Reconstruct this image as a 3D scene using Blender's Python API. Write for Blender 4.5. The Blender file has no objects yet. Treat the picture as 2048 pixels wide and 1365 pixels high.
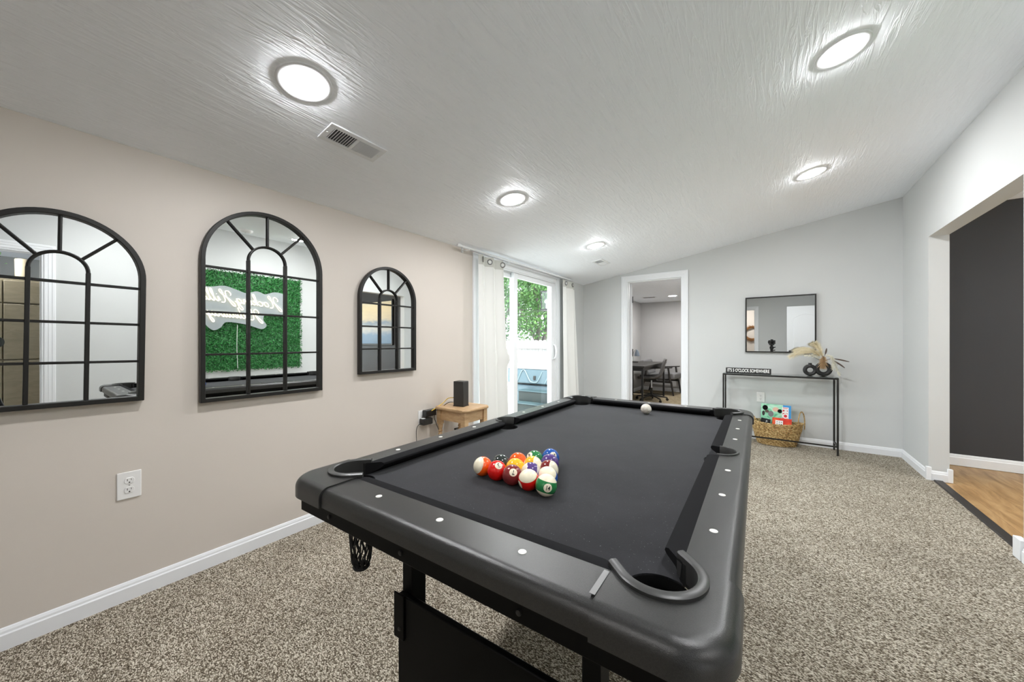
import bpy, math, random
from mathutils import Vector, Matrix, Euler, Quaternion
PI = math.pi
S = bpy.context.scene
COL = S.collection
R = random.Random(7)

# ------------------------------------------------------------------ camera
CAMH = 1.17
YAW = 0.6178
cd = bpy.data.cameras.new('camera'); cam = bpy.data.objects.new('camera', cd); COL.objects.link(cam)
cam.location = (0, 0, CAMH); cam.rotation_euler = (PI / 2, 0, YAW)
cd.sensor_width = 36.0; cd.lens = 722.5 / 2048 * 36.0
cd.shift_y = 2.13 / 2048
cd.clip_start = 0.02; cd.clip_end = 200
S.camera = cam
# ------------------------------------------------------------------ view, world, sun
S.view_settings.view_transform = 'Standard'
S.view_settings.look = 'None'
S.view_settings.gamma = 1.0
S.view_settings.use_curve_mapping = False
S.view_settings.exposure = 1.76
S.cycles.use_denoising = True
S.cycles.max_bounces = 10
S.cycles.diffuse_bounces = 6
S.cycles.glossy_bounces = 5
S.cycles.transparent_max_bounces = 12
S.cycles.sample_clamp_indirect = 6.0
S.cycles.caustics_reflective = False
S.cycles.caustics_refractive = False
W = bpy.data.worlds.new('world'); S.world = W; W.use_nodes = True
bg = W.node_tree.nodes['Background']; bg.inputs[0].default_value = (0.86, 0.93, 1.0, 1); bg.inputs[1].default_value = 2.0
sd = bpy.data.lights.new('sun', 'SUN'); sun = bpy.data.objects.new('sun', sd); COL.objects.link(sun)
sd.energy = 3.2; sd.angle = 0.02; sd.color = (1.0, 0.96, 0.88)
sun.rotation_euler = (math.radians(38), 0, math.radians(55))
LAMP = 118.0      # emission of the recessed lamps

# ------------------------------------------------------------------ helpers
class MB:
    def __init__(s): s.v = []; s.f = []; s.m = []
    def face(s, ids, m=0): s.f.append(tuple(ids)); s.m.append(m)
    def box(s, x0, y0, z0, x1, y1, z1, m=0, M=None):
        n = len(s.v)
        p = [(x0,y0,z0),(x1,y0,z0),(x1,y1,z0),(x0,y1,z0),(x0,y0,z1),(x1,y0,z1),(x1,y1,z1),(x0,y1,z1)]
        if M is not None: p = [tuple(M @ Vector(q)) for q in p]
        s.v += p
        for q in ((3,2,1,0),(4,5,6,7),(0,1,5,4),(1,2,6,5),(2,3,7,6),(3,0,4,7)): s.face([n+i for i in q], m)
        return s
    def ring(s, pts):
        n = len(s.v); s.v += [tuple(p) for p in pts]; return list(range(n, n + len(pts)))
    def loft(s, rings, close=True, m=0, cap0=False, cap1=False):
        for a, b in zip(rings, rings[1:]):
            k = len(a)
            for i in range(k if close else k - 1):
                j = (i + 1) % k
                s.face((a[i], a[j], b[j], b[i]), m)
        if cap0: s.face(list(reversed(rings[0])), m)
        if cap1: s.face(rings[-1], m)
    def cyl(s, p0, p1, r0, r1=None, n=16, m=0, caps=True):
        r1 = r0 if r1 is None else r1
        p0 = Vector(p0); p1 = Vector(p1); d = (p1 - p0).normalized()
        a = d.orthogonal().normalized(); b = d.cross(a)
        rs = [s.ring([c + (a * math.cos(2*PI*i/n) + b * math.sin(2*PI*i/n)) * r for i in range(n)]) for c, r in ((p0, r0), (p1, r1))]
        s.loft(rs, True, m, caps, caps); return s
    def tube(s, pts, r, n=8, m=0, closed=False, radii=None):
        pts = [Vector(p) for p in pts]; k = len(pts); rs = []; prev = None
        for i, p in enumerate(pts):
            if closed: t = pts[(i+1) % k] - pts[i-1]
            else: t = pts[min(i+1, k-1)] - pts[max(i-1, 0)]
            t = t.normalized() if t.length > 1e-9 else Vector((0,0,1))
            if prev is None: a = t.orthogonal().normalized()
            else:
                a = prev - t * prev.dot(t)
                a = a.normalized() if a.length > 1e-6 else t.orthogonal().normalized()
            prev = a; b = t.cross(a); rr = radii[i] if radii else r
            rs.append(s.ring([p + (a*math.cos(2*PI*j/n) + b*math.sin(2*PI*j/n)) * rr for j in range(n)]))
        if closed:
            rs.append(rs[0])
            s.loft(rs, True, m)
        else: s.loft(rs, True, m, True, True)
        return s
    def lathe(s, prof, c=(0,0,0), n=24, m=0, cap0=True, cap1=True, sx=1, sy=1):
        rs = [s.ring([(c[0]+r*math.cos(2*PI*i/n)*sx, c[1]+r*math.sin(2*PI*i/n)*sy, c[2]+z) for i in range(n)]) for r, z in prof]
        s.loft(rs, True, m, cap0, cap1); return s
    def prism(s, poly, h0, h1, ax='z', m=0):
        def P(a, b, h): return {'z': (a, b, h), 'x': (h, a, b), 'y': (a, h, b)}[ax]
        r0 = s.ring([P(a, b, h0) for a, b in poly]); r1 = s.ring([P(a, b, h1) for a, b in poly])
        s.loft([r0, r1], True, m, True, True); return s
    def quad(s, a, b, c, d, m=0):
        r = s.ring([a, b, c, d]); s.face(r, m); return s
    def sphere(s, c, r, n=24, k=12, m=0, sc=(1,1,1)):
        rs = []
        for i in range(1, k):
            t = PI*i/k
            rs.append(s.ring([(c[0]+r*math.sin(t)*math.cos(2*PI*j/n)*sc[0], c[1]+r*math.sin(t)*math.sin(2*PI*j/n)*sc[1], c[2]-r*math.cos(t)*sc[2]) for j in range(n)]))
        s.loft(rs, True, m)
        a = len(s.v); s.v += [(c[0],c[1],c[2]-r*sc[2]), (c[0],c[1],c[2]+r*sc[2])]
        for j in range(n):
            s.face((a, rs[0][(j+1)%n], rs[0][j]), m); s.face((a+1, rs[-1][j], rs[-1][(j+1)%n]), m)
        return s
    def build(s, name, mat, parent=None, smooth=False, bevel=0, loc=None, seg=2, recalc=True):
        me = bpy.data.meshes.new(name); me.from_pydata(s.v, [], s.f)
        mats = mat if isinstance(mat, (list, tuple)) else [mat]
        for mm in mats: me.materials.append(mm)
        if len(mats) > 1: me.polygons.foreach_set('material_index', s.m)
        if recalc:
            import bmesh
            bm = bmesh.new(); bm.from_mesh(me); bmesh.ops.recalc_face_normals(bm, faces=bm.faces); bm.to_mesh(me); bm.free()
        if smooth or bevel:
            me.polygons.foreach_set('use_smooth', [True] * len(me.polygons))
            me.set_sharp_from_angle(angle=math.radians(38))
        me.update()
        o = bpy.data.objects.new(name, me); COL.objects.link(o)
        if parent is not None: o.parent = parent
        if loc is not None: o.location = loc
        if bevel:
            b = o.modifiers.new('bevel', 'BEVEL'); b.width = bevel; b.segments = seg; b.limit_method = 'ANGLE'; b.angle_limit = math.radians(40)
            b.harden_normals = False
        return o

def tag(o, label=None, cat=None, group=None, kind=None):
    if label: o['label'] = label
    if cat: o['category'] = cat
    if group: o['group'] = group
    if kind: o['kind'] = kind
    return o
def thing(name, loc=(0,0,0), label=None, cat=None, group=None, rot=(0,0,0), kind=None):
    o = bpy.data.objects.new(name, None); COL.objects.link(o); o.location = loc; o.rotation_euler = rot
    o.empty_display_size = 0.05
    return tag(o, label, cat, group, kind)
def struct(o): o['kind'] = 'structure'; return o
def copy_tree(o, parent=None):
    c = o.copy(); COL.objects.link(c); c.parent = parent
    for ch in [x for x in bpy.data.objects if x.parent == o]: copy_tree(ch, c)
    return c
def crom(pts, n=6, closed=False):
    P = [Vector(p) for p in pts]; out = []; k = len(P)
    rng = range(k if closed else k - 1)
    for i in rng:
        if closed: a, b, c, d = P[i-1], P[i], P[(i+1)%k], P[(i+2)%k]
        else: a, b, c, d = P[max(i-1,0)], P[i], P[i+1], P[min(i+2,k-1)]
        for j in range(n):
            t = j/n
            out.append(0.5*((2*b)+(c-a)*t+(2*a-5*b+4*c-d)*t*t+(3*b-a-3*c+d)*t*t*t))
    if not closed: out.append(P[-1])
    return out

# ------------------------------------------------------------------ materials
def mat(name, col, rough=0.5, metal=0.0, spec=0.5, coat=0.0, emit=None, es=0.0, alpha=1.0):
    m = bpy.data.materials.new(name); m.use_nodes = True
    b = m.node_tree.nodes['Principled BSDF']
    b.inputs['Base Color'].default_value = (*col, 1); b.inputs['Roughness'].default_value = rough
    b.inputs['Metallic'].default_value = metal; b.inputs['Specular IOR Level'].default_value = spec
    b.inputs['Coat Weight'].default_value = coat
    if emit: b.inputs['Emission Color'].default_value = (*emit, 1); b.inputs['Emission Strength'].default_value = es
    b.inputs['Alpha'].default_value = alpha
    return m
def nodes(m): return m.node_tree.nodes, m.node_tree.links, m.node_tree.nodes['Principled BSDF']
def texcoord(m, scale=(1,1,1), rot=(0,0,0)):
    N, L, b = nodes(m)
    tc = N.new('ShaderNodeTexCoord'); mp = N.new('ShaderNodeMapping'); L.new(tc.outputs['Object'], mp.inputs[0])
    mp.inputs['Scale'].default_value = scale; mp.inputs['Rotation'].default_value = rot
    return mp.outputs[0]
def noise(m, vec, scale, detail=2, rough=0.5, dist=0.0):
    N, L, b = nodes(m); n = N.new('ShaderNodeTexNoise'); L.new(vec, n.inputs['Vector'])
    n.inputs['Scale'].default_value = scale; n.inputs['Detail'].default_value = detail; n.inputs['Roughness'].default_value = rough; n.inputs['Distortion'].default_value = dist
    return n.outputs[0]
def ramp(m, fac, stops, interp='LINEAR'):
    N, L, b = nodes(m); r = N.new('ShaderNodeValToRGB'); L.new(fac, r.inputs[0]); r.color_ramp.interpolation = interp
    e = r.color_ramp.elements
    while len(e) < len(stops): e.new(0.5)
    for i, (p, c) in enumerate(stops): e[i].position = p; e[i].color = (*c, 1) if len(c) == 3 else c
    return r.outputs[0]
def bump(m, h, strength=0.3, dist=0.01):
    N, L, b = nodes(m); u = N.new('ShaderNodeBump'); L.new(h, u.inputs['Height']); u.inputs['Strength'].default_value = strength; u.inputs['Distance'].default_value = dist
    L.new(u.outputs[0], b.inputs['Normal']); return m
def math_n(m, op, a, b_=None, c=None):
    N, L, b = nodes(m); n = N.new('ShaderNodeMath'); n.operation = op
    for i, x in enumerate((a, b_, c)):
        if x is None: continue
        if isinstance(x, (int, float)): n.inputs[i].default_value = x
        else: L.new(x, n.inputs[i])
    return n.outputs[0]
def mixc(m, fac, a, b_, mode='MIX'):
    N, L, b = nodes(m); n = N.new('ShaderNodeMix'); n.data_type = 'RGBA'; n.blend_type = mode
    for s_, x in ((n.inputs[0], fac), (n.inputs[6], a), (n.inputs[7], b_)):
        if isinstance(x, (int, float)): s_.default_value = x
        elif isinstance(x, tuple): s_.default_value = (*x, 1)
        else: L.new(x, s_)
    return n.outputs[2]
def setcol(m, c): N, L, b = nodes(m); L.new(c, b.inputs['Base Color']); return m

def wall_paint(name, col, marks=0.0):
    m = mat(name, col, 0.55, spec=0.3)
    v = texcoord(m)
    n1 = noise(m, v, 1.3, 2)
    dk = tuple(c*0.965 for c in col)
    setcol(m, ramp(m, n1, [(0.35, dk), (0.65, col)]))
    bump(m, noise(m, v, 260, 2), 0.05, 0.002)
    return m
M_beige = wall_paint('beige_wall_paint', (0.635, 0.578, 0.522))
M_grey = wall_paint('pale_grey_wall_paint', (0.61, 0.62, 0.615))
M_officewall = wall_paint('office_grey_paint', (0.50, 0.495, 0.49))
M_dark = wall_paint('charcoal_wall_paint', (0.05, 0.05, 0.053))
M_white = mat('white_trim_paint', (0.80, 0.81, 0.83), 0.35)
M_vinyl = mat('white_vinyl', (0.78, 0.79, 0.80), 0.35)
# ceiling: brushed texture running along the room
M_ceil = mat('brushed_ceiling_paint', (0.93, 0.955, 1.0), 0.6, spec=0.3)
v = texcoord(M_ceil, (36, 3.6, 36)); h1 = noise(M_ceil, v, 1.0, 3, 0.55, 0.9)
v2 = texcoord(M_ceil, (80, 7, 80)); h2 = noise(M_ceil, v2, 1.0, 2, 0.5, 0.5)
hh = ramp(M_ceil, h1, [(0.42, (0,0,0)), (0.5, (0.35,0.35,0.35)), (0.56, (1,1,1)), (0.62, (0.4,0.4,0.4)), (1, (0.2,0.2,0.2))])
bump(M_ceil, math_n(M_ceil, 'MULTIPLY_ADD', h2, 0.35, hh), 0.34, 0.006)
# carpet
M_carpet = mat('speckled_carpet', (0.3, 0.28, 0.24), 0.95, spec=0.1)
def carpet(m, stops, sc=1.0):
    N, L, b = nodes(m)
    v = texcoord(m, (1, 1, 1))
    nt = N.new('ShaderNodeTexNoise'); L.new(v, nt.inputs['Vector']); nt.inputs['Scale'].default_value = 34*sc; nt.inputs['Detail'].default_value = 2
    sub = N.new('ShaderNodeVectorMath'); sub.operation = 'SUBTRACT'; L.new(nt.outputs['Color'], sub.inputs[0]); sub.inputs[1].default_value = (0.5, 0.5, 0.5)
    mad = N.new('ShaderNodeVectorMath'); mad.operation = 'MULTIPLY_ADD'; L.new(sub.outputs[0], mad.inputs[0]); mad.inputs[1].default_value = (0.015/sc, 0.015/sc, 0.0); L.new(v, mad.inputs[2])
    mp = N.new('ShaderNodeMapping'); L.new(mad.outputs[0], mp.inputs[0]); mp.inputs['Scale'].default_value = (1.0, 1.75, 1.0); mp.inputs['Rotation'].default_value = (0, 0, 0.5)
    vo = N.new('ShaderNodeTexVoronoi'); vo.voronoi_dimensions = '2D'; L.new(mp.outputs[0], vo.inputs['Vector']); vo.inputs['Scale'].default_value = 150*sc
    sp_ = N.new('ShaderNodeSeparateColor'); L.new(vo.outputs['Color'], sp_.inputs[0])
    hgt = math_n(m, 'SUBTRACT', 1.0, math_n(m, 'MULTIPLY', vo.outputs['Distance'], 1.15))
    mixv = math_n(m, 'ADD', math_n(m, 'MULTIPLY', sp_.outputs[0], 0.50), math_n(m, 'MULTIPLY', hgt, 0.50))
    c = ramp(m, mixv, stops)
    big = noise(m, v, 2.2, 3, 0.6)
    c2 = mixc(m, 1.0, c, ramp(m, big, [(0.3, (0.80,0.79,0.78)), (0.7, (1.0,1.0,1.0))]), 'MULTIPLY')
    setcol(m, c2); bump(m, mixv, 0.7, 0.008)
carpet(M_carpet, [(0.20, (0.065,0.050,0.034)), (0.40, (0.215,0.178,0.128)), (0.60, (0.47,0.418,0.335)), (0.82, (0.86,0.81,0.70))])
M_ocarpet = mat('tan_carpet', (0.3, 0.25, 0.16), 0.95, spec=0.1)
carpet(M_ocarpet, [(0.25, (0.13,0.10,0.05)), (0.5, (0.30,0.24,0.15)), (0.80, (0.50,0.43,0.31))], 0.6)
# wood floor
def wood(name, c1, c2, c3, sc=(1,1,1), rough=0.35, plank=None, rot=(0,0,0)):
    m = mat(name, c1, rough)
    v = texcoord(m, sc, rot)
    n = noise(m, v, 3.0, 6, 0.6, 1.2)
    c = ramp(m, n, [(0.3, c1), (0.5, c2), (0.72, c3)])
    if plank:
        N, L, b = nodes(m); br = N.new('ShaderNodeTexBrick'); L.new(texcoord(m, (1,1,1), plank[2]), br.inputs[0])
        br.inputs['Scale'].default_value = 1.0; br.inputs['Brick Width'].default_value = plank[0]; br.inputs['Row Height'].default_value = plank[1]
        br.inputs['Mortar Size'].default_value = 0.0012; br.inputs['Color1'].default_value = (0.86,0.86,0.86,1); br.inputs['Color2'].default_value = (1.05,1.05,1.05,1); br.inputs['Mortar'].default_value = (0.45,0.4,0.35,1)
        c = mixc(m, 1.0, c, br.outputs[0], 'MULTIPLY')
    setcol(m, c); return m
M_plank = wood('oak_plank_floor', (0.26,0.145,0.055), (0.42,0.25,0.11), (0.56,0.37,0.18), (4, 0.7, 1), 0.4, (1.2, 0.18, (0,0,PI/2)))
M_pine = wood('honey_pine', (0.42,0.26,0.13), (0.52,0.34,0.18), (0.60,0.41,0.24), (3, 3, 12), 0.4)
M_darkwood = wood('dark_stained_wood', (0.012,0.010,0.009), (0.02,0.017,0.015), (0.03,0.026,0.022), (3,3,10), 0.4)
M_cab = wood('olive_brown_cabinet', (0.17,0.15,0.10), (0.20,0.175,0.12), (0.23,0.20,0.14), (2,2,6), 0.5)
# pool table
M_rail = mat('charcoal_grain_plastic', (0.055,0.055,0.054), 0.31, spec=0.55)
v = texcoord(M_rail); nn = noise(M_rail, v, 900, 2, 0.5); bump(M_rail, nn, 0.35, 0.0008)
setcol(M_rail, ramp(M_rail, noise(M_rail, v, 600, 2), [(0.35,(0.013,0.013,0.013)), (0.65,(0.023,0.023,0.022))]))
M_blk = mat('black_laminate', (0.002,0.002,0.002), 0.5, spec=0.1)
M_blkplas = mat('black_gloss_plastic', (0.011,0.011,0.012), 0.25)
M_liner = mat('dark_grey_liner_plastic', (0.035,0.035,0.034), 0.38)
M_cloth = mat('black_felt', (0.03,0.03,0.033), 0.9, spec=0.15)
v = texcoord(M_cloth); nb = noise(M_cloth, v, 5, 5, 0.6, 0.6)
cc = ramp(M_cloth, nb, [(0.3,(0.009,0.009,0.0105)), (0.7,(0.020,0.020,0.023))])
sp = noise(M_cloth, v, 330, 1, 0.5); cc2 = mixc(M_cloth, ramp(M_cloth, sp, [(0.74,(0,0,0)), (0.80,(0.5,0.5,0.5))]), cc, (0.30,0.30,0.31))
setcol(M_cloth, cc2); nodes(M_cloth)[2].inputs['Sheen Weight'].default_value = 0.42; nodes(M_cloth)[2].inputs['Sheen Roughness'].default_value = 0.4
nodes(M_cloth)[2].inputs['Sheen Tint'].default_value = (0.62, 0.63, 0.66, 1)
bump(M_cloth, noise(M_cloth, v, 900, 2), 0.15, 0.001)
M_cush = mat('black_cushion_cloth', (0.012,0.012,0.013), 0.95, spec=0.08)
M_pearl = mat('pearl_inlay', (0.78,0.77,0.72), 0.3)
M_net = mat('black_net_cord', (0.006,0.006,0.006), 0.8)
M_screw = mat('dark_screw_steel', (0.03,0.03,0.03), 0.35, 0.6)
M_void = mat('black_cup', (0.003,0.003,0.003), 0.5)
# misc
M_iron = mat('black_iron', (0.012,0.011,0.010), 0.42, spec=0.4)
M_mirror = mat('mirror_silver', (0.90,0.92,0.91), 0.0, 1.0)
M_steel = mat('brushed_steel', (0.6,0.6,0.6), 0.3, 1.0)
M_ring = mat('pewter_ring', (0.22,0.22,0.215), 0.35, 0.8)
M_chrome = mat('chrome', (0.75,0.75,0.76), 0.12, 1.0)
M_plate = mat('white_plastic', (0.80,0.79,0.78), 0.35)
M_hole = mat('dark_slot', (0.02,0.02,0.02), 0.6)
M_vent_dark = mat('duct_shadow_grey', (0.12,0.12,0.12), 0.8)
M_curt = mat('off_white_curtain', (0.78,0.78,0.755), 0.85, spec=0.1)
bump(M_curt, noise(M_curt, texcoord(M_curt, (1,1,0.2)), 700, 1), 0.08, 0.001)
M_hem = mat('curtain_header_band', (0.58,0.58,0.54), 0.85, spec=0.1)
M_weave = mat('seagrass', (0.40,0.27,0.12), 0.7)
v = texcoord(M_weave); setcol(M_weave, ramp(M_weave, noise(M_weave, v, 60, 3), [(0.3,(0.16,0.085,0.025)), (0.5,(0.42,0.27,0.10)), (0.7,(0.66,0.50,0.25))]))
M_blkcer = mat('matte_black_ceramic', (0.014,0.014,0.014), 0.55)
M_plume = mat('cream_pampas', (0.80,0.72,0.52), 0.9)
M_plumew = mat('bleached_plume', (0.80,0.78,0.66), 0.9)
M_brown = mat('brown_dried_leaf', (0.10,0.07,0.055), 0.8)
M_tan = mat('tan_dried_grass', (0.45,0.30,0.16), 0.9)
M_leaf = mat('bright_leaf', (0.09,0.26,0.04), 0.6)
v = texcoord(M_leaf); setcol(M_leaf, ramp(M_leaf, noise(M_leaf, v, 1.1, 4, 0.7), [(0.35,(0.012,0.05,0.008)), (0.55,(0.05,0.15,0.02)), (0.7,(0.14,0.26,0.06))]))
M_hedge = mat('plastic_boxwood', (0.02,0.16,0.03), 0.45)
v = texcoord(M_hedge); setcol(M_hedge, ramp(M_hedge, noise(M_hedge, v, 55, 2, 0.6), [(0.38,(0.008,0.07,0.014)), (0.52,(0.022,0.19,0.035)), (0.66,(0.07,0.36,0.09))]))
M_bark = mat('grey_bark', (0.09,0.08,0.07), 0.9)
M_fence = mat('bleached_fence_wood', (0.62,0.60,0.58), 0.8)
v = texcoord(M_fence, (9, 9, 1)); setcol(M_fence, ramp(M_fence, noise(M_fence, v, 1.2, 3), [(0.3,(0.22,0.215,0.21)), (0.7,(0.34,0.33,0.32))]))
M_spa = mat('light_blue_grey_shell', (0.07,0.115,0.14), 0.45)
M_sparead = mat('teal_tread', (0.035,0.065,0.075), 0.3)
M_sparib = mat('pale_blue_rib', (0.16,0.22,0.25), 0.45)
M_spalid = mat('white_spa_lid', (0.75,0.75,0.75), 0.5)
M_spadark = mat('dark_teal_plastic', (0.008,0.018,0.019), 0.35)
M_deck = mat('concrete_patio', (0.5,0.49,0.47), 0.9)
M_yellow = mat('yellow_cable', (0.75,0.52,0.06), 0.45)
M_greyfab = mat('grey_upholstery', (0.20,0.20,0.205), 0.9)
M_greyleath = mat('dark_grey_leather', (0.07,0.066,0.062), 0.45)
M_lampblue = mat('blue_grey_enamel', (0.14,0.17,0.21), 0.35)
M_acr = mat('frosted_acrylic', (0.42,0.46,0.48), 0.3, alpha=0.6)
M_neon = mat('warm_neon_tube', (1,0.9,0.7), 0.5, emit=(1.0,0.86,0.58), es=1.0)
M_paper = mat('white_print', (0.85,0.85,0.83), 0.6)
M_lamp = mat('lit_diffuser', (1,1,1), 0.5, emit=(0.975,0.985,1.0), es=LAMP)
M_olamp = mat('lit_diffuser_office', (1,1,1), 0.5, emit=(1.0,0.98,0.96), es=170)
M_bulb = mat('clear_bulb_glass', (0.85,0.87,0.85), 0.1)
def glass(name, tint=(1,1,1), refl=1.0):
    m = bpy.data.materials.new(name); m.use_nodes = True; N = m.node_tree.nodes; L = m.node_tree.links
    N.remove(N['Principled BSDF']); out = N['Material Output']
    t = N.new('ShaderNodeBsdfTransparent'); t.inputs[0].default_value = (*tint, 1)
    g = N.new('ShaderNodeBsdfGlossy'); g.inputs['Roughness'].default_value = 0.0
    fr = N.new('ShaderNodeLayerWeight'); fr.inputs[0].default_value = 0.5
    pw = N.new('ShaderNodeMath'); pw.operation = 'POWER'; L.new(fr.outputs['Facing'], pw.inputs[0]); pw.inputs[1].default_value = 5.0
    mu = N.new('ShaderNodeMath'); mu.operation = 'MULTIPLY_ADD'; L.new(pw.outputs[0], mu.inputs[0]); mu.inputs[1].default_value = 0.96*refl; mu.inputs[2].default_value = 0.04*refl
    mx = N.new('ShaderNodeMixShader'); L.new(mu.outputs[0], mx.inputs[0]); L.new(t.outputs[0], mx.inputs[1]); L.new(g.outputs[0], mx.inputs[2])
    L.new(mx.outputs[0], out.inputs[0]); return m
M_glass = glass('window_glass', (0.96, 0.985, 0.975))
M_tglass = glass('table_glass', (0.90, 0.94, 0.93), 1.6)

# ------------------------------------------------------------------ text as a mesh
def text_geo(txt, size=1.0, sx=1.0, ax='CENTER', bold=0.0):
    c = bpy.data.curves.new('t', 'FONT'); c.body = txt; c.size = size; c.align_x = ax; c.align_y = 'CENTER'; c.offset = bold
    o = bpy.data.objects.new('t', c); COL.objects.link(o)
    dg = bpy.context.evaluated_depsgraph_get(); dg.update()
    me = bpy.data.meshes.new_from_object(o.evaluated_get(dg))
    V = [(p.co.x * sx, p.co.y) for p in me.vertices]; F = [tuple(p.vertices) for p in me.polygons]
    bpy.data.objects.remove(o); bpy.data.curves.remove(c); bpy.data.meshes.remove(me)
    return V, F
def put_text(txt, size, sx, origin, right, up, material, name, parent=None, bold=0.0, ax='CENTER'):
    V, F = text_geo(txt, size, sx, ax, bold); m = MB(); r = Vector(right); u = Vector(up); o = Vector(origin)
    n = len(m.v); m.v += [tuple(o + r*x + u*y) for x, y in V]
    for f in F: m.face(f)
    return m.build(name, material, parent, recalc=False)

# ================================================================== ROOM
XL, XR, YB, YF = -2.374, 1.108, 5.278, -1.20
XR2 = 1.226            # far side of the right wall
CZ = 0.579 / 3.482
def cz(x): return 2.063 + CZ * (x - XL)
OY0, OY1, OZ = 3.15, 4.556, 2.067     # wide opening in the right wall
DY0, DY1, DZ = -0.50, 0.235, 2.06     # doorway in the right wall
BX0, BX1, BZ = -1.70, -0.94, 2.065    # doorway in the back wall
GX0 = XL - 0.13                        # outer face of the left wall
GY0, GY1, GZ = 2.74, 4.40, 2.035       # glass door hole

# floor
struct(MB().box(XL-0.13, YF-0.1, -0.12, XR+0.025, YB+0.12, 0.0).build('floor', M_carpet))
struct(MB().box(XR+0.085, OY0-3.7, -0.12, 4.6, 5.40, -0.004).build('floor_hall', M_plank))
struct(MB().box(XR+0.025, YF-0.1, -0.12, XR+0.085, YB+0.12, -0.003).build('floor_joint', M_blk))
m = MB(); m.prism([(XR+0.022,-0.002),(XR+0.030,0.010),(XR+0.076,0.010),(XR+0.088,-0.002)], OY0, OY1, 'y')
struct(m.build('trim_1', mat('dark_threshold', (0.035,0.030,0.027), 0.5), smooth=True))   # dark threshold strip
struct(MB().box(-2.80, YB+0.12, -0.12, 0.9, 9.3, 0.0).build('floor_office', M_ocarpet))
struct(MB().box(XL-0.1, -3.2, -0.12, XR+2.0, YF-0.1, 0.0).build('floor_rear', M_carpet))
# sloping ceiling
m = MB(); r0 = m.ring([(XL-0.13,YF-0.1,cz(XL-0.13)),(XR+0.12,YF-0.1,cz(XR+0.12)),(XR+0.12,YF-0.1,cz(XR+0.12)+0.15),(XL-0.13,YF-0.1,cz(XL-0.13)+0.15)])
r1 = m.ring([(XL-0.13,YB+0.1,cz(XL-0.13)),(XR+0.12,YB+0.1,cz(XR+0.12)),(XR+0.12,YB+0.1,cz(XR+0.12)+0.15),(XL-0.13,YB+0.1,cz(XL-0.13)+0.15)])
m.loft([r0, r1], True, 0, True, True); struct(m.build('ceiling', M_ceil))
# left wall with the hole of the glass door
m = MB()
m.box(GX0, YF-0.1, -0.05, XL, GY0, cz(XL)); m.box(GX0, GY0, GZ, XL, GY1, cz(XL))
struct(m.build('wall_left', M_beige))
struct(MB().box(GX0, GY1, -0.05, XL, YB+0.12, cz(XL)).build('wall_left', M_grey))
# back wall
def slab_y(m, x0, x1, z0, y0, y1):
    a = m.ring([(x0,y0,z0),(x1,y0,z0),(x1,y0,cz(x1)+0.01),(x0,y0,cz(x0)+0.01)]); b = m.ring([(x0,y1,z0),(x1,y1,z0),(x1,y1,cz(x1)+0.01),(x0,y1,cz(x0)+0.01)])
    m.loft([a, b], True, 0, True, True)
m = MB(); slab_y(m, XL, BX0, -0.05, YB, YB+0.115); slab_y(m, BX0, BX1, BZ, YB, YB+0.115); slab_y(m, BX1, XR2, -0.05, YB, YB+0.115)
struct(m.build('wall_back', M_grey))
# right wall: pillar, header, pillar, doorway
zt = cz(XR) + 0.01
m = MB(); m.box(XR, OY1, -0.05, XR2, YB, zt); m.box(XR, OY0, OZ, XR2, OY1, zt); m.box(XR, DY1, -0.05, XR2, OY0, zt)
m.box(XR, DY0, DZ, XR2, DY1, zt); m.box(XR, YF, -0.05, XR2, DY0, zt)
struct(m.build('wall_right', M_grey))
# front wall (behind the camera) with a doorway
FX0, FX1, FZ = -1.05, -0.29, 2.06
m = MB(); slab_y(m, XL, FX0, -0.05, YF-0.12, YF); slab_y(m, FX0, FX1, FZ, YF-0.12, YF); slab_y(m, FX1, XR2, -0.05, YF-0.12, YF)
struct(m.build('wall_front', M_grey))

# baseboards ------------------------------------------------------------
def baseboard(name, p0, p1, nrm, h=0.083, t=0.014, z=0.0):
    p0 = Vector((*p0, z)); p1 = Vector((*p1, z)); n = Vector((*nrm, 0)); m = MB()
    prof = [(0,0),(t,0),(t,h*0.70),(t*0.72,h*0.76),(t*0.62,h*0.86),(t*0.30,h*0.97),(0,h)]
    rs = [m.ring([p + n*a + Vector((0,0,b)) for a, b in prof]) for p in (p0, p1)]
    m.loft(rs, True, 0, True, True); return struct(m.build(name, M_white))
baseboard('baseboard_left', (XL, YF), (XL, GY0-0.075), (1, 0))
baseboard('baseboard_left', (XL, GY1+0.075), (XL, YB), (1, 0))
baseboard('baseboard_back', (XL, YB), (BX0-0.08, YB), (0, -1))
baseboard('baseboard_back', (BX1+0.082, YB), (XR, YB), (0, -1))
baseboard('baseboard_right', (XR, YB), (XR, OY1+0.02), (-1, 0))
baseboard('baseboard_right', (XR, OY0-0.02), (XR, DY1+0.085), (-1, 0))
baseboard('baseboard_pillar', (XR+0.01, OY1), (XR2-0.01, OY1), (0, -1))
baseboard('baseboard_pillar', (XR+0.01, OY0), (XR2-0.01, OY0), (0, 1))
baseboard('baseboard_front', (XL, YF), (FX0-0.08, YF), (0, 1)); baseboard('baseboard_front', (FX1+0.08, YF), (XR, YF), (0, 1))
baseboard('baseboard_hall', (XR2, 5.25), (4.6, 5.25), (0, -1), 0.105)
for i, (x, y) in enumerate(((XR, OY1), (XR2, OY1), (XR, OY0), (XR2, OY0))):   # plinth blocks on the corners of the opening
    m = MB(); sx = -1 if x == XR else 1; sy = -1 if y == OY1 else 1
    e_ = 0.017 if y == OY1 else 0.060
    m.box(min(x+sx*0.017, x-sx*0.014), min(y+sy*e_, y-sy*0.014), 0, max(x+sx*0.017, x-sx*0.014), max(y+sy*e_, y-sy*0.014), 0.112)
    struct(m.build('trim_%d' % (i+2), M_white, bevel=0.003))

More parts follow.
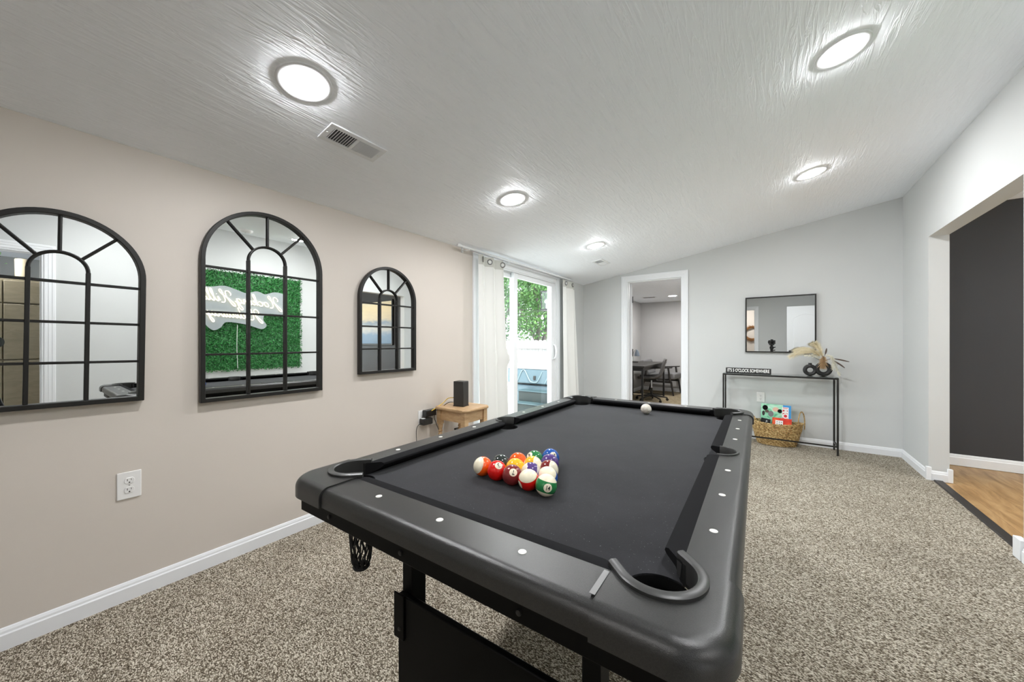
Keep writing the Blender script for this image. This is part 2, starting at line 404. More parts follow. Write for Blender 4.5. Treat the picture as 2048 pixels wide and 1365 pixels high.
def sweep_casing(m, axis, a0, a1, ztop, pos, side, w=0.072, t=0.016, topk=1.0):
    prof = [(0,0.0005),(0,t*0.50),(w*0.10,t*0.58),(w*0.34,t*0.58),(w*0.38,t*0.80),(w*0.66,t*0.80),(w*0.72,t),(w*0.95,t),(w,t*0.85),(w,0.0005)]
    rs = []
    for ua, sg, z in ((a0,-1,0),(a0,-1,1),(a1,1,1),(a1,1,0)):
        pts = []
        for d, tt in prof:
            u = ua + sg*d; zz = (ztop + d*topk) if z else 0.0; q = pos + side*tt
            pts.append((u, q, zz) if axis == 'x' else (q, u, zz))
        rs.append(m.ring(pts))
    m.loft(rs, True, 0, True, True)
# door casings ----------------------------------------------------------
def casing(name, axis, a0, a1, ztop, pos, side, depth, w=0.072, t=0.016, jamb=0.018, pos2=None):
    """frame around a doorway: axis 'x' when the wall runs along X. side = direction of the room"""
    m = MB()
    def bx(u0, u1, z0, z1, d0, d1):
        if axis == 'x': m.box(u0, min(d0,d1), z0, u1, max(d0,d1), z1)
        else: m.box(min(d0,d1), u0, z0, max(d0,d1), u1, z1)
    for p, s_ in [(pos, side)] + ([(pos2, -side)] if pos2 is not None else []): sweep_casing(m, axis, a0+0.004, a1-0.004, ztop-0.004, p, s_, w, t)
    d0 = pos; d1 = pos - side*depth
    bx(a0-0.001, a0+jamb, 0, ztop-jamb, d0, d1); bx(a1-jamb, a1+0.001, 0, ztop-jamb, d0, d1); bx(a0-0.001, a1+0.001, ztop-jamb, ztop+0.001, d0, d1)
    mid = (d0+d1)/2
    bx(a0+jamb, a0+jamb+0.01, 0, ztop-jamb-0.01, mid-0.018, mid+0.018); bx(a1-jamb-0.01, a1-jamb, 0, ztop-jamb-0.01, mid-0.018, mid+0.018); bx(a0+jamb, a1-jamb, ztop-jamb-0.01, ztop-jamb, mid-0.018, mid+0.018)
    return struct(m.build(name, M_white))
casing('trim_6', 'x', BX0, BX1, BZ, YB, -1, 0.115, pos2=YB+0.115)
casing('trim_7', 'y', DY0, DY1, DZ, XR, -1, 0.118)
casing('trim_8', 'x', FX0, FX1, FZ, YF, 1, 0.12)

# panel doors -------------------------------------------------------------
def door_leaf(name, hinge, ang, w=0.73, h=2.02, knob=True):
    """door leaf hinged at the empty's origin, running along its +X"""
    t = thing(name, hinge, rot=(0,0,ang), kind='structure')
    m = MB(); m.box(0, -0.0175, 0.012, w, 0.0175, h)
    m.build('door_panel', M_white, t, bevel=0.002)
    for s_ in (-1, 1):
        mm = MB(); y = s_*0.0175
        # raised arched upper panel outline and square lower panel outline
        x0, x1 = 0.13, w-0.13
        up = [(x0, 0.98), (x1, 0.98), (x1, 1.74)] + [(x1-(x1-x0)*k/12, 1.74+0.10*math.sin(PI*k/12)) for k in range(1, 12)] + [(x0, 1.74)]
        lo = [(x0, 0.25), (x1, 0.25), (x1, 0.86), (x0, 0.86)]
        for P in (up, lo):
            pts = [(a, y, b) for a, b in P]
            mm.tube(pts, 0.006, 6, closed=True)
            q = [(x0+0.045 if a < w/2 else x1-0.045, b) for a, b in P] if P is lo else P
        mm.build('moulding', M_white, t, smooth=True)
    for z in (0.22, 1.02, 1.80):
        k = MB(); k.box(-0.012, -0.024, z-0.045, 0.022, -0.0165, z+0.045); k.cyl((-0.006,-0.022,z-0.047), (-0.006,-0.022,z+0.047), 0.0065, n=10)
        k.build('hinge', M_iron, t)
    if knob:
        k = MB(); k.cyl((w-0.06,-0.06,0.95), (w-0.06,0.06,0.95), 0.011, n=12); k.sphere((w-0.06,-0.062,0.95), 0.027, 14, 8); k.sphere((w-0.06,0.062,0.95), 0.027, 14, 8)
        k.build('knob', M_iron, t, smooth=True)
    return t
door_leaf('door_2', (BX0+0.03, YB+0.115+0.02, 0), math.radians(112), 0.70, 2.04)
door_leaf('door_3', (XR-0.03, DY0+0.0, 0), math.radians(180.0), 0.72, 2.03)

# ------------------------------------------------------------------ rooms beyond
# office
m = MB(); OX0, OX1, OY9, OZ9 = -2.58, -0.2, 9.15, 2.135
m.box(OX0-0.1, YB+0.12, -0.05, OX0, OY9, OZ9); struct(m.build('wall_office_left', M_officewall))
struct(MB().box(OX0-0.1, OY9, -0.05, OX1+0.1, OY9+0.1, OZ9).build('wall_office_back', M_officewall))
struct(MB().box(OX1, YB+0.12, -0.05, OX1+0.1, OY9, OZ9).build('wall_office_right', M_officewall))
struct(MB().box(OX0-0.1, YB+0.11, OZ9, OX1+0.1, OY9+0.1, OZ9+0.1).build('ceiling_office', M_ceil))
baseboard('baseboard_office', (OX0, OY9), (OX1, OY9), (0, -1)); baseboard('baseboard_office', (OX0, YB+0.2), (OX0, OY9), (1, 0))
# hall / living room through the wide opening
struct(MB().box(XR2, 5.25, -0.1, 4.7, 5.37, 2.455).build('wall_hall_back', M_dark))
m = MB(); m.box(4.6,-1.3,-0.1,4.7,2.5,2.455); m.box(4.6,5.0,-0.1,4.7,5.25,2.455); m.box(4.6,2.5,-0.1,4.7,5.0,0.3); m.box(4.6,2.5,2.2,4.7,5.0,2.455)
struct(m.build('wall_hall_right', M_grey))
wn = thing('added_window_1', (4.65, 3.75, 1.25), kind='structure')  # unseen hall window, added so its daylight brightens the far carpet
m = MB()
for a, b in ((-1.25,-1.19),(-0.03,0.03),(1.19,1.25)): m.box(-0.03,a,-0.95,0.03,b,0.95)
m.box(-0.03,-1.19,-0.95,0.03,1.19,-0.89); m.box(-0.03,-1.19,0.89,0.03,1.19,0.95); m.build('window_frame', M_vinyl, wn)
MB().box(-0.004,-1.19,-0.89,0.004,1.19,0.89).build('glass_pane', M_glass, wn)
struct(MB().box(4.71, -8, -0.70, 30, 34, -0.55).build('ground_street', M_deck))
struct(MB().box(XR2, 2.10, -0.1, 4.6, 2.20, 2.455).build('wall_hall_front', M_grey))
struct(MB().box(XR2-0.001, -1.32, 2.455, 4.7, 5.37, 2.55).build('ceiling_hall', M_ceil))
# room behind the right doorway
struct(MB().box(XR2, -1.32, -0.1, 4.6, -1.22, 2.455).build('wall_closet_front', M_grey))
# room behind the camera
struct(MB().box(-2.2, -3.0, -0.1, 1.3, -2.9, 2.4).build('wall_rear_back', M_beige))
struct(MB().box(-2.2, -2.9, -0.1, -2.1, YF-0.12, 2.4).build('wall_rear_left', M_beige))
struct(MB().box(1.2, -2.9, -0.1, 1.3, YF-0.12, 2.4).build('wall_rear_right', M_beige))
struct(MB().box(-2.2, -3.0, 2.4, 1.3, YF-0.1, 2.5).build('ceiling_rear', M_ceil))

# ================================================================== SLIDING GLASS DOOR
def sliding_door():
    t = thing('door_1', (0,0,0), kind='structure')
    # casing on the room side
    m = MB(); sweep_casing(m, 'y', GY0+0.004, GY1-0.004, GZ-0.004, XL, 1, 0.075, 0.016, 0.30)
    m.build('casing', M_white, t)
    # outer frame with tracks
    m = MB(); f = 0.035
    m.box(GX0+0.001, GY0+0.001, 0.035, XL-0.001, GY0+f, GZ-0.05); m.box(GX0+0.001, GY1-f, 0.035, XL-0.001, GY1-0.001, GZ-0.05); m.box(GX0+0.001, GY0+0.001, GZ-0.05, XL-0.001, GY1-0.001, GZ-0.001); m.box(GX0+0.001, GY0+0.001, -0.04, XL-0.001, GY1-0.001, 0.035)
    m.box(XL-0.062, GY0+f, GZ-0.065, XL-0.054, GY1-f, GZ-0.0501); m.box(XL-0.012, GY0+f, GZ-0.065, XL-0.004, GY1-f, GZ-0.0501)
    m.build('frame', M_vinyl, t, bevel=0.002)
    def panel(nm, x, y0, y1, st=0.055):
        m = MB(); d = 0.02; z0, z1 = 0.035, GZ-0.055
        m.box(x-d, y0, z0, x+d, y0+st, z1); m.box(x-d, y1-st, z0, x+d, y1, z1)
        m.box(x-d, y0+st, z1-0.062, x+d, y1-st, z1); m.box(x-d, y0+st, z0, x+d, y1-st, z0+0.085)
        p = m.build(nm, M_vinyl, t, bevel=0.003)
        MB().box(x-0.003, y0+st-0.005, z0+0.08, x+0.003, y1-st+0.005, z1-0.055).build('glass_pane', M_glass, p)
        return p
    ymid = 3.455
    panel('fixed_panel', XL-0.09, GY0+0.03, ymid+0.045)
    p = panel('sliding_panel', XL-0.038, ymid-0.05, GY1-0.035, 0.075)
    # handle with a bowed grip, on the far stile
    m = MB(); yh = GY1-0.035-0.035
    m.box(XL-0.018, yh-0.016, 0.93, XL-0.010, yh+0.016, 1.15)
    m.tube(crom([(XL-0.012,yh,0.945),(XL+0.018,yh,0.965),(XL+0.036,yh-0.004,1.04),(XL+0.018,yh,1.115),(XL-0.012,yh,1.135)], 5), 0.010, 8)
    m.build('handle', M_vinyl, p, smooth=True)
sliding_door()

# curtain rod and curtains ------------------------------------------------
RX_, RZ_ = -2.285, 2.048
t = thing('curtain_rod', (RX_, 3.5, RZ_), 'white curtain rod above the glass door, close under the ceiling', 'curtain rod')
m = MB(); m.cyl((0,-1.09,0), (0,1.13,0), 0.0105, n=14); m.build('rod', M_vinyl, t, smooth=True)
for y in (-1.09, 1.13):
    s_ = -1 if y < 0 else 1
    m = MB(); m.cyl((0,y,0), (0,y+s_*0.02,0), 0.015, n=14); m.cyl((0,y+s_*0.02,0), (0,y+s_*0.045,0), 0.017, 0.009, n=14); m.build('finial', M_vinyl, t, smooth=True)
for y in (-0.98, -0.32, 1.08):
    m = MB(); m.box(-0.088,y-0.012,-0.03,-0.080,y+0.012,0.012); m.tube([(-0.084,y,-0.006),(-0.03,y,-0.016),(0,y,-0.0115)], 0.005, 8); m.build('bracket', M_vinyl, t)
def curtain(name, label, y0t, y1t, y0b, y1b, folds, amp, ztop, grom, fold_mid=None, inner=1):
    t = thing(name, (RX_, (y0t+y1t)/2, 0.0), label, 'curtain', 'grommet curtains at the glass door')
    yc = (y0t+y1t)/2; nu, nv = 110, 46; hem = 0.095
    def P(u, v):       # u 0..1 across, v 0..1 from bottom to top
        z = 0.012 + (ztop-0.012)*v
        k = (1-v)**1.15
        a, b = y0t + (y0b-y0t)*k, y1t + (y1b-y1t)*k
        ph = 2*PI*folds*u + PI/2*0
        y = a + (b-a)*u + 0.012*math.sin(2*ph)*(1-0.3*k)
        x = amp*math.sin(ph)*(0.9+0.25*k) + 0.010*k*math.sin(5.3*u+3*v)
        if fold_mid: 
            g = math.exp(-((z-fold_mid)/0.07)**2) * max(0, (u-0.6)/0.4)
            y += 0.020*g; x += 0.030*g
        return Vector((x, y-yc, z))
    m = MB(); rows = []
    vs = [i/nv*(1-hem/ztop) for i in range(nv+1)] + [1-hem/ztop+1e-4, 1.0]
    for side in (1, -1):
        rr = []
        for v_ in vs:
            pts = []
            for i in range(nu+1):
                u = i/nu; p = P(u, v_); q = P(min(1,u+0.004), v_)-P(max(0,u-0.004), v_); nrm = Vector((q.y,-q.x,0)).normalized()
                pts.append(p + nrm*0.0012*side)
            rr.append(m.ring(pts))
        for j in range(len(rr)-1):
            for i in range(nu): m.face((rr[j][i], rr[j][i+1], rr[j+1][i+1], rr[j+1][i]), 1 if j >= nv else 0)
        rows.append(rr)
    for j in range(len(vs)-1):
        for i in (0, nu): m.face((rows[0][j][i], rows[0][j+1][i], rows[1][j+1][i], rows[1][j][i]))
    for i in range(nu):
        for j in (0, len(vs)-1): m.face((rows[0][j][i], rows[0][j][i+1], rows[1][j][i+1], rows[1][j][i]))
    m.build('fabric', [M_curt, M_hem], t, smooth=True)
    for u in grom:
        p = P(u, 1-0.045/ztop); q = P(u+0.01, 1-0.045/ztop)-P(u-0.01, 1-0.045/ztop); nrm = Vector((q.y,-q.x,0)).normalized(); tan = Vector((-nrm.y, nrm.x, 0))
        g = MB(); pts = [p + (tan*math.cos(2*PI*i/20) + Vector((0,0,1))*math.sin(2*PI*i/20))*0.024 for i in range(20)]
        g.tube(pts, 0.006, 8, closed=True)
        d = g.ring([p + nrm*0.002 + (tan*math.cos(2*PI*i/20) + Vector((0,0,1))*math.sin(2*PI*i/20))*0.019 for i in range(20)]); g.face(d, 1)
        d = g.ring([p - nrm*0.002 + (tan*math.cos(2*PI*i/20) + Vector((0,0,1))*math.sin(2*PI*i/20))*0.019 for i in range(20)]); g.face(d, 1)
        g.build('grommet', [M_ring, M_plate], t, smooth=True)
    return t
curtain('curtain', 'off-white grommet curtain bunched at the near side of the glass door, beside the side table', 2.655, 3.05, 2.67, 3.17, 2.45, 0.030, 2.018, (0.14, 0.42, 0.88), fold_mid=1.0)
curtain('curtain', 'narrow off-white curtain hanging in the far corner beside the grey back wall', 4.41, 4.80, 4.43, 5.02, 1.9, 0.028, 2.02, (0.13, 0.66))

# ================================================================== OUTSIDE
struct(MB().box(-30, -8, -0.70, GX0-0.01, 34, -0.55).build('ground', M_deck))
struct(MB().box(-3.6, 2.0, -0.55, GX0, 5.0, -0.09).build('patio_step', M_deck))
def fence():
    t = thing('wooden_fence', (-9, 12.0, -0.55), 'bleached wooden privacy fence across the garden, behind the hot tub', 'fence')
    for k in range(60):
        x = -5.6 + k*0.19; h = 1.80 + R.uniform(-0.012, 0.012)
        if x > 5.8: break
        m = MB(); m.prism([(x-0.088,0.02),(x+0.088,0.02),(x+0.088,h-0.05),(x+0.05,h),(x-0.05,h),(x-0.088,h-0.05)], 0.0, 0.02, 'y')
        m.build('picket', M_fence, t)
    for z in (0.35, 0.95, 1.50): MB().box(-5.7, -0.045, z-0.04, 5.7, -0.001, z+0.04).build('fence_rail', M_fence, t)
    for k in range(5): MB().box(-5.5+k*2.7, -0.11, 0, -5.4+k*2.7, -0.046, 1.72).build('fence_post', M_fence, t)
fence()
def tree(x, y, h, rad, label, seed, nl=12000):
    r = random.Random(seed); t = thing('leafy_tree', (x, y, -0.55), label, 'tree', 'trees behind the garden fence')
    m = MB()
    for k in range(5):
        a = 2*PI*k/5 + r.uniform(-.4,.4); sp = r.uniform(0.12, 0.3)*h
        m.tube(crom([(0.06*math.cos(a),0.06*math.sin(a),0),(0.12*math.cos(a),0.12*math.sin(a),h*0.24),(sp*0.5*math.cos(a+.3),sp*0.5*math.sin(a+.3),h*0.48),(sp*math.cos(a),sp*math.sin(a),h*0.8)], 4), 0.1, 8, radii=[0.15*(1-0.8*i/12) for i in range(13)])
    m.build('trunk', M_bark, t, smooth=True)
    f = MB()
    blobs = [(r.uniform(-rad,rad)*0.8, r.uniform(-rad,rad)*0.7, h*r.uniform(0.32,0.95), r.uniform(0.35,0.7)*rad*0.75) for _ in range(34)]
    for i in range(nl):
        b = blobs[i % len(blobs)]
        d = Vector((r.gauss(0,1), r.gauss(0,1), r.gauss(0,1))).normalized() * b[3] * r.uniform(0.55, 1.0)
        c = Vector(b[:3]) + d; s_ = r.uniform(0.045, 0.085)
        q = Euler((r.uniform(0,6.3), r.uniform(0,6.3), r.uniform(0,6.3))).to_matrix()
        f.quad(*[tuple(c + q @ Vector(p)) for p in ((-s_,0,0),(0,-s_*0.6,0),(s_,0,0),(0,s_*0.6,0))])
    f.build('foliage', M_leaf, t, recalc=False)
tree(-9.2, 15.4, 6.2, 2.3, 'green tree with forked pale trunks behind the fence, in the open glass panel', 3)
tree(-12.6, 15.8, 6.6, 2.6, 'green tree behind the fence, seen beside the near curtain', 5)
tree(-6.6, 18.5, 7.2, 2.8, 'tall green tree furthest behind the fence, at the right side of the glass panel', 9)
tree(-10.8, 20.5, 8.5, 3.6, 'broad green tree in the distance behind the other two fence-side trees', 12, 15000)
tree(-15.8, 19.0, 8.0, 3.4, 'green tree glimpsed in the narrow gap left of the near curtain', 14, 10000)
# hot tub
t = thing('hot_tub', (-4.35, 8.35, -0.55), 'light blue-grey hot tub with a white lid outside the glass door', 'hot tub')
m = MB(); m.box(-1.05,-0.85,0.0,1.05,1.0,0.66); m.build('cabinet', M_spa, t, bevel=0.04, seg=3)
m = MB(); m.box(-1.08,-0.90,0.70,1.08,1.05,1.06); m.build('side_skirt', M_spa, t, bevel=0.03, seg=3)
m = MB(); m.box(-1.10,-0.92,1.06,1.10,1.07,1.17); m.build('lid', M_spalid, t, bevel=0.03, seg=3)
for x in (-0.62, 0.18):
    m = MB(); m.tube(crom([(x-0.16,-0.905,0.73),(x-0.02,-0.91,1.0),(x+0.07,-0.91,1.02),(x+0.20,-0.91,0.80),(x+0.26,-0.905,0.745),(x+0.40,-0.905,0.745),(x+0.47,-0.91,0.82),(x+0.56,-0.905,1.0)], 5), 0.013, 8)
    m.build('moulded_rib', M_sparib, t, smooth=True)
m = MB(); m.box(-0.30,-0.925,0.80,-0.24,-0.90,0.90); m.build('latch', M_iron, t, bevel=0.008)
t = thing('spa_step', (-4.45, 7.18, -0.55), 'dark teal two-tread plastic step standing in front of the hot tub', 'step')
m = MB(); m.box(-0.45,-0.02,0,0.45,0.28,0.545); m.build('upper_body', M_spadark, t, bevel=0.01)
m = MB(); m.box(-0.42,-0.32,0,0.42,-0.022,0.30); m.build('lower_body', M_spadark, t, bevel=0.01)
m = MB(); m.box(-0.48,-0.04,0.545,0.48,0.29,0.57); m.build('tread', M_sparead, t, bevel=0.008)
m = MB(); m.box(-0.45,-0.34,0.30,0.45,-0.04,0.325); m.build('tread', M_sparead, t, bevel=0.008)
# string lights
t = thing('string_lights', (-7, 9.0, 2.2), 'string of clear bulbs hung on thin cable across the garden', 'string lights')
pts = crom([(-3.5,0,0.72),(-1.45,-0.2,0.42),(-0.72,0,0.0),(-0.05,0.3,-0.14),(1.1,0.6,-0.22),(2.5,1.5,0.1)], 8)
m = MB(); m.tube(pts, 0.008, 6); m.tube(crom([(-3.5,0.3,-0.25),(-0.5,0.3,-0.17),(2.5,1.4,0.05)],6), 0.007, 6); m.tube(crom([(-1.45,-0.2,0.42),(0.5,0.4,0.02),(2.5,1.45,-0.15)],6), 0.007, 6); m.build('cable', M_iron, t)
for px_, py_, pz_ in ((-3.52,0.15,0.76),(2.52,1.5,0.14)): MB().box(px_-0.045,py_-0.2,-2.75,px_+0.045,py_+0.2,pz_).build('post', M_fence, t)
for i in (6, 11, 16, 21, 26, 33):
    p = pts[i]; m = MB(); m.cyl((p.x,p.y,p.z),(p.x,p.y,p.z-0.05), 0.018, n=10); m.sphere((p.x,p.y,p.z-0.09), 0.045, 12, 8); m.build('bulb', M_bulb, t, smooth=True)
# outdoor lantern
t = thing('outdoor_lantern', (-2.68, 4.66, 1.64), 'black framed lantern on the outside wall beyond the glass door', 'lantern')
m = MB()
for a in (-0.065, 0.055):
    for b in (-0.065, 0.055): m.box(a,b,0.02,a+0.01,b+0.01,0.27)
m.box(-0.07,-0.07,0.0,0.07,0.07,0.02); m.box(-0.07,-0.07,0.27,0.07,0.07,0.285); m.box(0.065,-0.02,0.10,0.175,0.02,0.18); m.build('frame', M_iron, t)
MB().box(-0.056,-0.056,0.022,0.056,0.056,0.268).build('glass_shade', M_glass, t)
m = MB(); m.cyl((0,0,0.02),(0,0,0.09),0.014,n=10); m.sphere((0,0,0.13),0.035,12,8); m.build('bulb', M_bulb, t, smooth=True)

# ================================================================== CEILING FIXTURES
BETA = -math.atan(CZ)
def downlight(x, y, label, first=None, group='recessed ceiling lights'):
    if first is not None:
        t = copy_tree(first); t.location = (x, y, cz(x)); t['label'] = label; return t
    t = thing('ceiling_light', (x, y, cz(x)), label, 'ceiling light', group, rot=(0, BETA, 0))
    m = MB(); prof = [(0.101,0.0),(0.099,-0.0035),(0.094,-0.0052),(0.085,-0.0054),(0.075,-0.0070),(0.069,-0.0078),(0.0685,0.0)]
    m.lathe(prof, n=48, cap0=False, cap1=False); m.build('trim_ring', M_white, t, smooth=True)
    m = MB(); m.lathe([(0.068,-0.003),(0.067,-0.0095),(0.060,-0.0125),(0.04,-0.0145),(0.001,-0.015)], n=40, cap0=False, cap1=True); m.build('diffuser', M_lamp, t, smooth=True)
    return t
L0 = downlight(-1.513, 0.697, 'round recessed ceiling light nearest the camera, above the left wall mirrors')
downlight(-1.513, 2.138, 'round recessed ceiling light in the middle of the left row, above the smallest mirror', L0)
downlight(-1.513, 3.676, 'round recessed ceiling light furthest in the left row, beside the small square vent', L0)
downlight(0.274, 2.22, 'large-looking round recessed ceiling light at the upper right', L0)
downlight(0.274, 3.69, 'round recessed ceiling light of the right row, nearer the back wall mirror', L0)
downlight(0.274, 0.70, 'recessed ceiling light of the right row just out of view above the camera', L0)
# vents
def vent(x, y, w, l, label, split=True):
    t = thing('ceiling_vent', (x, y, cz(x)), label, 'vent', 'ceiling air vents', rot=(0, BETA, 0))
    m = MB(); f = 0.024; d = -0.007
    m.box(-w/2,-l/2,d,-w/2+f,l/2,0); m.box(w/2-f,-l/2,d,w/2,l/2,0); m.box(-w/2+f,-l/2,d,w/2-f,-l/2+f*1.2,0); m.box(-w/2+f,l/2-f*1.2,d,w/2-f,l/2,0); m.box(-w/2+f,-0.008,d,w/2-f,0.008,0)
    m.build('frame', M_white, t, bevel=0.002)
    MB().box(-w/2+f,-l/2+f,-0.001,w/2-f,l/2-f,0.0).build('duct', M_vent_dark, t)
    m = MB()
    for s_ in (-1, 1):
        for k in range(9):
            yy = s_*(0.016+ (l/2-f*1.2-0.022)*k/8); T = Matrix.Translation((0,yy,-0.004)) @ Matrix.Rotation(-s_*0.75,4,'X')
            m.box(-w/2+f,-0.0055,-0.0006,w/2-f,0.0055,0.0006,M=T)
    m.build('louvres', M_white, t)
    for yy in (-l/2+0.014, l/2-0.014):
        MB().cyl((0,yy,d-0.002),(0,yy,d),0.004,n=10).build('screw', M_plate, t)
vent(-1.707, 1.025, 0.135, 0.30, 'white rectangular louvred vent in the ceiling beside the nearest ceiling light')
vent(-1.716, 4.345, 0.13, 0.30, 'small white ceiling vent near the far curtain and back wall')
# smoke detector (shows in the middle arched mirror)
t = thing('smoke_detector', (0.42, 1.70, cz(0.42)), 'round white smoke detector on the ceiling, reflected in the middle arched mirror', 'smoke detector', rot=(0,BETA,0))
m = MB(); m.lathe([(0.065,0),(0.065,-0.018),(0.05,-0.034),(0.02,-0.036)], n=32, cap0=False); m.build('cover', M_plate, t, smooth=True)
MB().cyl((0.03,0,-0.037),(0.03,0,-0.034),0.006,n=10).build('test_button', M_vent_dark, t)

# ================================================================== ARCHED MIRRORS
def arch_mirror(yc, zb, hw, spring, bars, vx, iz, ir, label, group='arched window-pane mirrors', roll=0.0):
    """built in its own frame: u across (+Y of the room), z up, origin bottom centre on the wall"""
    t = thing('arched_mirror', (XL, yc, zb), label, 'mirror', group, rot=(roll, 0, 0))
    fw, fd = 0.020, 0.034
    def arch(r, inset, z0):
        P = [(-r, z0)] + [(r*math.cos(PI - PI*k/36), spring + r*math.sin(PI - PI*k/36)) for k in range(37)] + [(r, z0)]
        return P
    o = arch(hw, 0, 0.0); i = arch(hw-fw, 0, fw)
    m = MB()
    rings = [m.ring([(x, a, b) for a, b in P]) for P, x in ((o, 0.001), (o, fd), (i, fd), (i, 0.004))]
    m.loft(rings + [rings[0]], True); m.build('frame', M_iron, t, bevel=0.0025)
    m = MB(); P = arch(hw-fw*0.6, 0, fw*0.6); a = m.ring([(0.003,p,q) for p,q in P]); b = m.ring([(0.012,p,q) for p,q in P]); m.loft([a,b], True, 0, True, True)
    m.build('mirror_glass', M_mirror, t)
    m = MB(); bw = 0.0065; x0, x1 = 0.013, 0.027
    for z in bars: m.box(x0, -hw+fw, z-bw*0.8, x1-0.003, hw-fw, z+bw*0.8)
    for y in (-vx, vx): m.box(x0, y-bw, fw, x1, y+bw, iz)
    m.build('muntin_bars', M_iron, t, bevel=0.0015, seg=1)
    m = MB(); pts = [(0.021, vx*math.cos(PI-PI*k/20), iz + ir*math.sin(PI-PI*k/20)) for k in range(21)]; m.tube(pts, bw*0.9, 8)
    ri = hw-fw*0.6
    for ang in (90, 43, 137):
        a = math.radians(ang); p0 = (0.020, vx*math.cos(a), iz + ir*math.sin(a))
        # run out to the arch
        d = Vector((0, math.cos(a)*0.85, math.sin(a))).normalized(); q = Vector(p0)
        while math.hypot(q.y, max(0, q.z-spring)) < ri: q = q + d*0.004
        m.tube([p0, tuple(q)], bw*0.9, 8)
    m.build('arch_tracery', M_iron, t, smooth=True)
    return t
arch_mirror(0.125, 0.905, 0.250, 0.552, (0.180, 0.347, 0.512), 0.077, 0.560, 0.074, 'arched window-pane mirror cut by the left edge of the picture, reflecting a white door frame', roll=-0.012)
arch_mirror(0.883, 0.860, 0.306, 0.742, (0.245, 0.467, 0.702), 0.094, 0.765, 0.090, 'largest arched window-pane mirror, reflecting the green hedge panel and neon sign')
arch_mirror(1.698, 0.940, 0.250, 0.548, (0.180, 0.344, 0.512), 0.077, 0.552, 0.072, 'smaller arched window-pane mirror nearest the glass door, reflecting a dark wall with a picture')

# ================================================================== OUTLETS
def outlet(loc, rz, label, w=0.075, h=0.118, duplex=1, jumbo=False):
    t = thing('wall_outlet', loc, label, 'outlet', 'white wall outlets', rot=(0,0,rz))     # local: face toward -Y
    m = MB(); m.box(-w/2,-0.006,-h/2,w/2,0,h/2); m.build('cover_plate', M_plate, t, bevel=0.004, seg=3)
    for z in (0.021, -0.021):
        m = MB(); P = [(0.0165*math.cos(a)*1.02, max(-0.0135,min(0.0135,0.0175*math.sin(a)))) for a in [2*PI*k/24 for k in range(24)]]
        m.prism([(p, q+z) for p, q in P], -0.0085, -0.0058, 'y'); f = m.build('receptacle', M_plate, t, bevel=0.0008, seg=1)
        m = MB(); m.box(-0.0075,-0.0090,z-0.001,-0.0055,-0.0084,z+0.008); m.box(0.0050,-0.0090,z+0.001,0.0068,-0.0084,z+0.008); m.cyl((0,-0.0090,z-0.0075),(0,-0.0084,z-0.0075),0.0028,n=10)
        m.build('slots', M_hole, f)
    MB().cyl((0,-0.0072,0),(0,-0.0058,0),0.003,n=10).build('screw', M_steel, t)
outlet((XL, 0.331, 0.520), PI/2, 'white wall outlet low on the beige wall below the gap of the two larger mirrors', 0.078, 0.122)
outlet((XL, 2.030, 0.535), PI/2, 'white outlet plate behind the black power adapters', 0.075, 0.125)
outlet((XL, 2.172, 0.520), PI/2, 'white outlet plate behind the side table leg, with white cables hanging from it', 0.075, 0.125)
outlet((-0.078, YB, 0.507), 0, 'white outlet on the grey back wall above the wicker basket', 0.080, 0.118)

# ================================================================== SIDE TABLE + SPEAKER
t = thing('side_table', (-2.155, 2.290, 0), 'small honey pine side table with turned legs against the beige wall', 'side table')
hw, hd, H = 0.185, 0.165, 0.622
c = 0.03; oct_ = [(-hw+c,-hd),(hw-c,-hd),(hw,-hd+c),(hw,hd-c),(hw-c,hd),(-hw+c,hd),(-hw,hd-c),(-hw,-hd+c)]
m = MB(); rs = []
for s_, z in ((0.93,H-0.026),(0.985,H-0.020),(1.0,H-0.012),(0.985,H-0.003),(0.97,H)): rs.append(m.ring([(x*s_,y*s_,z) for x,y in oct_]))
m.loft(rs, True, 0, True, True); m.build('table_top', M_pine, t, bevel=0.002)
m = MB(); a, b = 0.140, 0.120
m.box(-a,-b-0.009,H-0.115,a,-b+0.009,H-0.026); m.box(-a,b-0.009,H-0.115,a,b+0.009,H-0.026); m.box(-a-0.009,-b,H-0.115,-a+0.009,b,H-0.026); m.box(a-0.009,-b,H-0.115,a+0.009,b,H-0.026)
m.build('apron', M_pine, t)
for sx in (-1,1):
    for sy in (-1,1):
        m = MB(); x, y = sx*a, sy*b
        m.box(x-0.022,y-0.022,H-0.15,x+0.022,y+0.022,H-0.026)
        m.lathe([(0.008,0.0),(0.013,0.02),(0.017,0.12),(0.021,0.25),(0.014,0.265),(0.022,0.28),(0.016,0.292),(0.018,0.36),(0.012,0.37),(0.021,0.385),(0.012,0.40),(0.020,0.41),(0.013,0.425),(0.021,0.45),(0.021,H-0.15)], (x,y,0), 16)
        m.build('leg', M_pine, t, smooth=True)
t = thing('modem_tower', (-2.155, 2.275, H), 'black upright box-shaped network modem standing on the pine side table', 'modem', rot=(0,0,math.radians(10)))
m = MB(); m.box(-0.050,-0.040,0.0,0.050,0.045,0.213); m.build('case', mat('charcoal_plastic',(0.028,0.027,0.025),0.45), t, bevel=0.004)
MB().box(-0.052,-0.043,0.0,0.052,0.047,0.006).build('base', M_blkplas, t)
MB().box(-0.046,-0.0415,0.196,0.046,-0.0398,0.199).build('seam', M_hole, t)
for z in (0.028, 0.066):
    MB().cyl((-0.050,0.0,z),(-0.072,-0.004,z),0.006,n=10).build('plug', M_blkplas, t)
